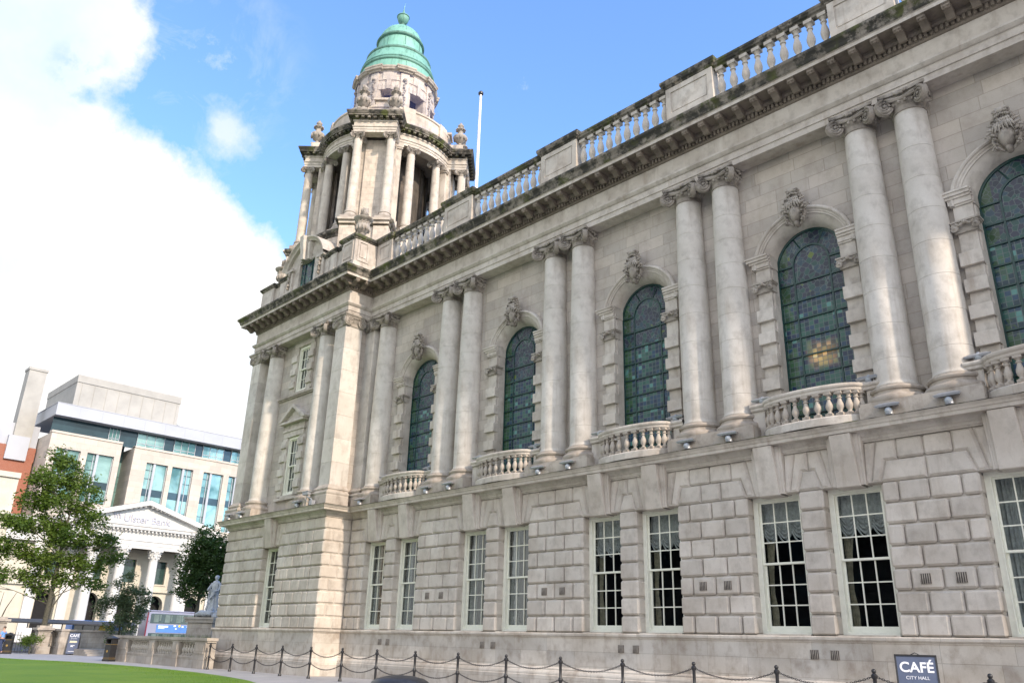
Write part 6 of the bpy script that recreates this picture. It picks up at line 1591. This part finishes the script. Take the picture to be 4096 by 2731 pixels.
for s0 in (y0, y1):
    v = [(x, L(y), z) for x in (1.7, -3) for y, z in ((s0, zb), (s0, zb+.35), (ym, za), (ym, za-.75), (s0+(.9 if s0 == y0 else -.9)*1.6, zb))]
    b.add(v, [(0, 1, 2, 3, 4), (5, 6, 7, 8, 9), (0, 1, 6, 5), (1, 2, 7, 6), (2, 3, 8, 7), (3, 4, 9, 8)], .7)
    n = 17
    for q in range(1, n):
        t = (q+.2)/n; y = s0+(ym-s0)*t; z = zb+(za-.75-zb)*t-.12; b.box(.7, 1.5, L(y)-.16, L(y)+.16, z-.12, z+.30, .3)
b.build('pediment', M_BANKW, bank)
b = MB(); b.add([(x, L(y), z) for x in (1.5, -22) for y, z in ((y0, zb+.4), (ym, za+.05), (y1, zb+.4))], [(0, 1, 4, 3), (1, 2, 5, 4)]); b.build('roof', simple('slate_roof', (.10, .11, .13), .6, nscale=3), bank)
tm = text_mesh('Ulster Bank', 1.6, simple('sign_grey_blue', (.36, .37, .43), .5, nscale=3), ext=.06, bold=.015)
b = MB()
for q in range(3):
    for e_ in range(2): b.box(.72, .84, L(24.0)+.42*q-.16*e_, L(24.0)+.42*q+.22-.16*e_, 19.1+.45*e_, 19.5+.45*e_)
b.build('bank_emblem', bpy.data.materials['sign_grey_blue'], bank)
inst('lettering', tm, bank, (.78, L(29.3), 18.75), (PI/2, 0, PI/2))
cy_ = [22.1, 26.55, 31.75, 36.5]
b = MB(); b.box(-1.0, 1.0, -1.0, 1.0, 0, 2.6); b.lathe([(.95, 2.6), (.98, 2.8), (.85, 2.95), (.9, 3.1), (.78, 3.2), (.76, 6), (.72, 10), (.66, 12.9), (.72, 13.0)], seg=24)
ME_BC = b.mesh('column', M_BANKW, True, 30)
b = MB(); b.lathe([(.66, 0), (.70, .3), (.82, .8), (.95, 1.25), (1.0, 1.4)], seg=16)
for r_, z, n in ((.80, .45, 8), (.9, .85, 8), (1.0, 1.3, 8)):
    for q in range(n): a = 2*PI*(q+(z > .5)*.5)/n; b.ball((r_*math.cos(a), r_*math.sin(a), z), (.14, .14, .2), 6, 5)
b.box(-.98, .98, -.98, .98, 1.45, 1.7); ME_BCC = b.mesh('capital', M_BANKW, True, 50)
for y in cy_: o = inst('column', ME_BC, bank, (0, L(y), 0)); inst('capital', ME_BCC, o, (0, 0, 12.95))
for y in (16.2-1.0, 20.0, 38.6, 43.5): b = MB(); b.box(-3.0, -2.5, L(y)-.7, L(y)+.7, 0, 13.6, .6); b.box(-3.0, -2.4, L(y)-.85, L(y)+.85, 13.6, 14.65, .5); b.build('pilaster', M_BANKW, bank)

# ================================================================== office block behind the bank
OX = -134.6
M_OFF = stone("office_pale_stone", light=(.58, .53, .47), mid=(.54, .49, .43), dark=(.46, .42, .36), stain=.12, streak=.1, brick=(2.4, 1.1, .02), bumps=.1)
M_OFW = simple("office_white_cladding", (.38, .40, .44), .4, nscale=.2, namt=.05); M_CONC = simple("pale_concrete", (.36, .35, .32), .8, nscale=.4, namt=.10, bump=.1)
def mat_refl():
    M, nt, b = newmat("office_reflective_glass"); t = NT(nt); n = t.noise(.12, 5, .55, None, .5)
    c = t.mix(t.ramp(n, .42, .60), (.06, .15, .145), (.27, .43, .41)); t.L.new(c, b.inputs['Base Color']); b.inputs['Roughness'].default_value = .08; b.inputs['Metallic'].default_value = .35  # pale patches in the glass colour imitate reflections
    t.bump(t.noise(.25, 3), .12, .5, b); return M
M_OGL = mat_refl(); M_OGD = simple("office_dark_glass", (.03, .06, .075), .08, .3, nscale=.3, namt=.3)
M_BRICK = None
def mat_brickred():
    M, nt, b = newmat("red_brick"); t = NT(nt); bk_ = t.N.new('ShaderNodeTexBrick'); t.L.new(t.uv2(), bk_.inputs['Vector']); bk_.inputs['Scale'].default_value = 1; bk_.inputs['Brick Width'].default_value = .24; bk_.inputs['Row Height'].default_value = .08; bk_.inputs['Mortar Size'].default_value = .01
    bk_.inputs['Color1'].default_value = (.26, .07, .04, 1); bk_.inputs['Color2'].default_value = (.32, .10, .055, 1); bk_.inputs['Mortar'].default_value = (.3, .2, .15, 1); t.L.new(bk_.outputs[0], b.inputs['Base Color']); b.inputs['Roughness'].default_value = .9; return M
M_BRICK = mat_brickred()
off = thing('office_block', 'modern pale stone office block with blue-green glass and white top band behind the bank', 'building', (OX, 40, 0))
def Y(y): return y-40
b = MB(); wins = [(20.0, 24.2), (25.4, 30.3), (36.6, 40.9), (41.8, 46.2), (48.4, 52.8), (54.0, 58.4), (60, 64.4)]
prev = 18.6
for (a, c) in wins: 
    if a > 36 and prev < 33: b.box(-1.2, 0, Y(prev), Y(31.4), 0, 36.4, .5); prev = 33.8
    b.box(-1.2, 0, Y(prev), Y(a), 0, 36.4, .5); b.box(-1.2, 0, Y(a), Y(c), 33.7, 36.4, .5); b.box(-1.2, 0, Y(a), Y(c), 0, 22.0 if a > 36 else 24.5, .5); prev = c
b.box(-1.2, 0, Y(prev), Y(75), 0, 36.4, .5); b.box(-30, -1.2, Y(18.6), Y(19.2), 0, 36.4, .5)
b.box(-1.3, .15, Y(18.5), Y(31.4), 36.4, 36.8, .8); b.box(-1.3, .15, Y(33.8), Y(75), 36.2, 36.6, .8); b.box(-8, -1.2, Y(31.0), Y(31.4), 0, 36.4); b.box(-8, -1.2, Y(33.8), Y(34.2), 0, 36.2)
b.build('stone_wall', M_OFF, off)
for (a, c) in wins:
    z0 = 22.0 if a > 36 else 24.5
    b = MB(); b.box(-.75, -.65, Y(a), Y(c), z0, 33.7); w_ = b.build('window', M_OGL, off)
    b = MB(); m_ = a+(c-a)*.40 if a < 41 or a > 48 else a+(c-a)*.56
    b.box(-.65, -.2, Y(m_)-.25, Y(m_)+.2, z0, 33.7)
    for y in (a+.06, m_-.6 if m_ < (a+c)/2 else m_+.9, c-.06): b.box(-.65, -.5, Y(y)-.06, Y(y)+.06, z0, 33.7)
    b.build('window_frame', M_OFW, w_)
    for z in (24.6, 27.4, 30.6, 32.3): 
        lo, hi = (a, m_-.25) if m_ < (a+c)/2 else (m_+.2, c); b = MB(); b.box(-.65, -.55, Y(lo), Y(hi), z-.05, z+.05); b.build('transom', M_OGD, w_)
    b = MB(); b.box(-.66, -.6, Y(a), Y(c), 27.2, 28.6); b.build('spandrel', M_OGD, w_)
b = MB(); b.box(-6.1, -6.0, Y(31.4), Y(33.8), 0, 39.6)
for z in range(22, 38, 3): b.box(-6.0, -5.9, Y(31.4), Y(33.8), z, z+.12)
b.build('recessed_glazing', M_OGL, off)
b = MB(); b.box(-1.9, -1.8, Y(18.7), Y(75), 36.4, 39.7); gs = b.build('upper_glazing', M_OGD, off)
for (a, c) in ((29.0, 31.0), (34.5, 39.9), (42.0, 46.5), (48.2, 52.8), (54.6, 59.2), (61, 65)):
    b = MB(); b.box(-1.8, -1.7, Y(a), Y(c), 36.9, 39.5); p_ = b.build('glazing_pane', M_OGL, off)
    b = MB()
    for q in range(4): y = a+(c-a)*q/3; b.box(-1.7, -1.62, Y(y)-.05, Y(y)+.05, 36.9, 39.5)
    b.box(-1.7, -1.62, Y(a), Y(c), 37.5, 37.6); b.build('glazing_bar', M_OFW, p_)
b = MB(); b.box(-18, .3, Y(18.4), Y(76), 39.7, 42.0, .5); b.box(-18.2, .36, Y(18.3), Y(76.1), 42.0, 42.12, .1)
for q in range(14): y = 18.4+q*4.1; b.box(.3, .33, Y(y)-.03, Y(y)+.03, 39.75, 41.95, .1)
b.build('white_band', M_OFW, off)
b = MB(); b.box(-25, -5.6, Y(22.4), Y(43.2), 42, 49.6, .5); b.box(-25.1, -5.45, Y(22.3), Y(43.3), 48.3, 49.75, .2)
for q in range(9): y = 23.4+q*2.4; b.box(-5.6, -5.52, Y(y)-.04, Y(y)+.04, 42, 48.3, .1)
b.build('plant_room', M_CONC, off)
b = MB()
for q in range(6): b.tube([(-8, Y(43.6+q*.8), 42.1), (-8, Y(44.4+q*.8), 44.4-q*.3)], .07, 5); b.tube([(-8, Y(43.6+q*.8), 44.4-q*.3), (-8, Y(44.4+q*.8), 42.1)], .07, 5)
b.tube([(-8, Y(43.6), 44.6), (-8, Y(49), 42.6)], .09, 5); b.build('roof_railing', M_STEEL, off)
# red brick building with white chimney tower
t = thing('brick_building', 'red brick and white building with a tall square white chimney at the left', 'building', (-142, 10, 0))
b = MB(); b.box(-14, 0, -12, 8.3, 0, 31.5, .5); b.box(-10, 0, 2.0, 8.4, 31.5, 34.2, .5); b.build('brick_wall', M_BRICK, t)
b = MB(); b.box(-5, .4, -11, 1.5, 31.5, 37.0, .5); b.box(-3.2, .5, 3.3, 6.9, 31.5, 36.0, .5); b.box(-14, -.5, -12, 8.4, 34.2, 38.5, .5); b.build('white_upper_wall', M_OFW, t)
b = MB(); b.box(-2.6, .3, 4.0, 7.1, 34, 49.4, .5); b.box(-2.75, .45, 3.85, 7.25, 49.1, 49.6, .3); b.build('chimney', M_CONC, t)
b = MB(); b.lathe([(2.0, 38.5), (2.0, 42.0), (1.7, 42.4)], -3, -2.5, 16); b.build('roof_vent', M_STEEL, t)
b = MB(); b.box(.41, .45, -9, -4, 33.4, 36.4); b.build('window', M_OGL, t)
# low cream building at the left edge
t = thing('terrace_building', 'plain cream building with sash windows at the left edge, next to the bank', 'building', (-112, 2, 0))
b = MB(); rows = [(17.6, 20.6), (11.5, 15.0), (5.5, 9.0)]; cxs = [-7.5, -3.5, .5, 4.5]
edges_ = [-12]+[v_ for c in cxs for v_ in (c-.95, c+.95)]+[8]
for i in range(0, len(edges_), 2): b.box(-.5, 0, edges_[i], edges_[i+1], 0, 23.6, .5)
for c in cxs:
    zz = 0
    for z0, z1 in sorted(rows): b.box(-.5, 0, c-.95, c+.95, zz, z0, .5); zz = z1
    b.box(-.5, 0, c-.95, c+.95, zz, 23.6, .5)
b.box(-12, .35, -12.2, 8.1, 23.6, 24.4, .7); b.box(-.5, .2, -12, 8, 16.0, 16.4, .7); b.box(-12, -.5, -12, 8, 20, 23.6, .5)
b.build('wall', M_BANK, t)
for c in cxs:
    for z0, z1 in rows:
        b = MB(); b.box(-.35, -.3, c-.95, c+.95, z0, z1); w_ = b.build('window', M_OGD, t)
        b = MB(); b.box(-.3, -.2, c-.05, c+.05, z0, z1); b.box(-.3, -.2, c-.95, c+.95, (z0+z1)/2-.06, (z0+z1)/2+.06); b.box(-.3, -.2, c-.95, c-.82, z0, z1); b.box(-.3, -.2, c+.82, c+.95, z0, z1); b.build('window_frame', M_WHITEP, w_)

# ================================================================== added unseen terrace that blocks low sky light on the hall
M_OPP = simple("blocking_terrace_brick", (.10, .07, .055), .9, nscale=.5, namt=.3)
t = thing('sky_blocking_terrace', 'unseen dark brick terrace added behind the viewer to block low sky light', 'building', (10, -78, 0))
b = MB(); b.box(-75, 75, -12, 0, 0, 19); b.box(-76, 76, -12.5, .6, 19, 19.8); b.build('wall', M_OPP, t)
for q in range(22):
    for z in (3, 8, 13):
        b = MB(); b.box(-72+q*6.8, -70+q*6.8, .0, .05, z, z+3); b.build('window', M_OGD, t)
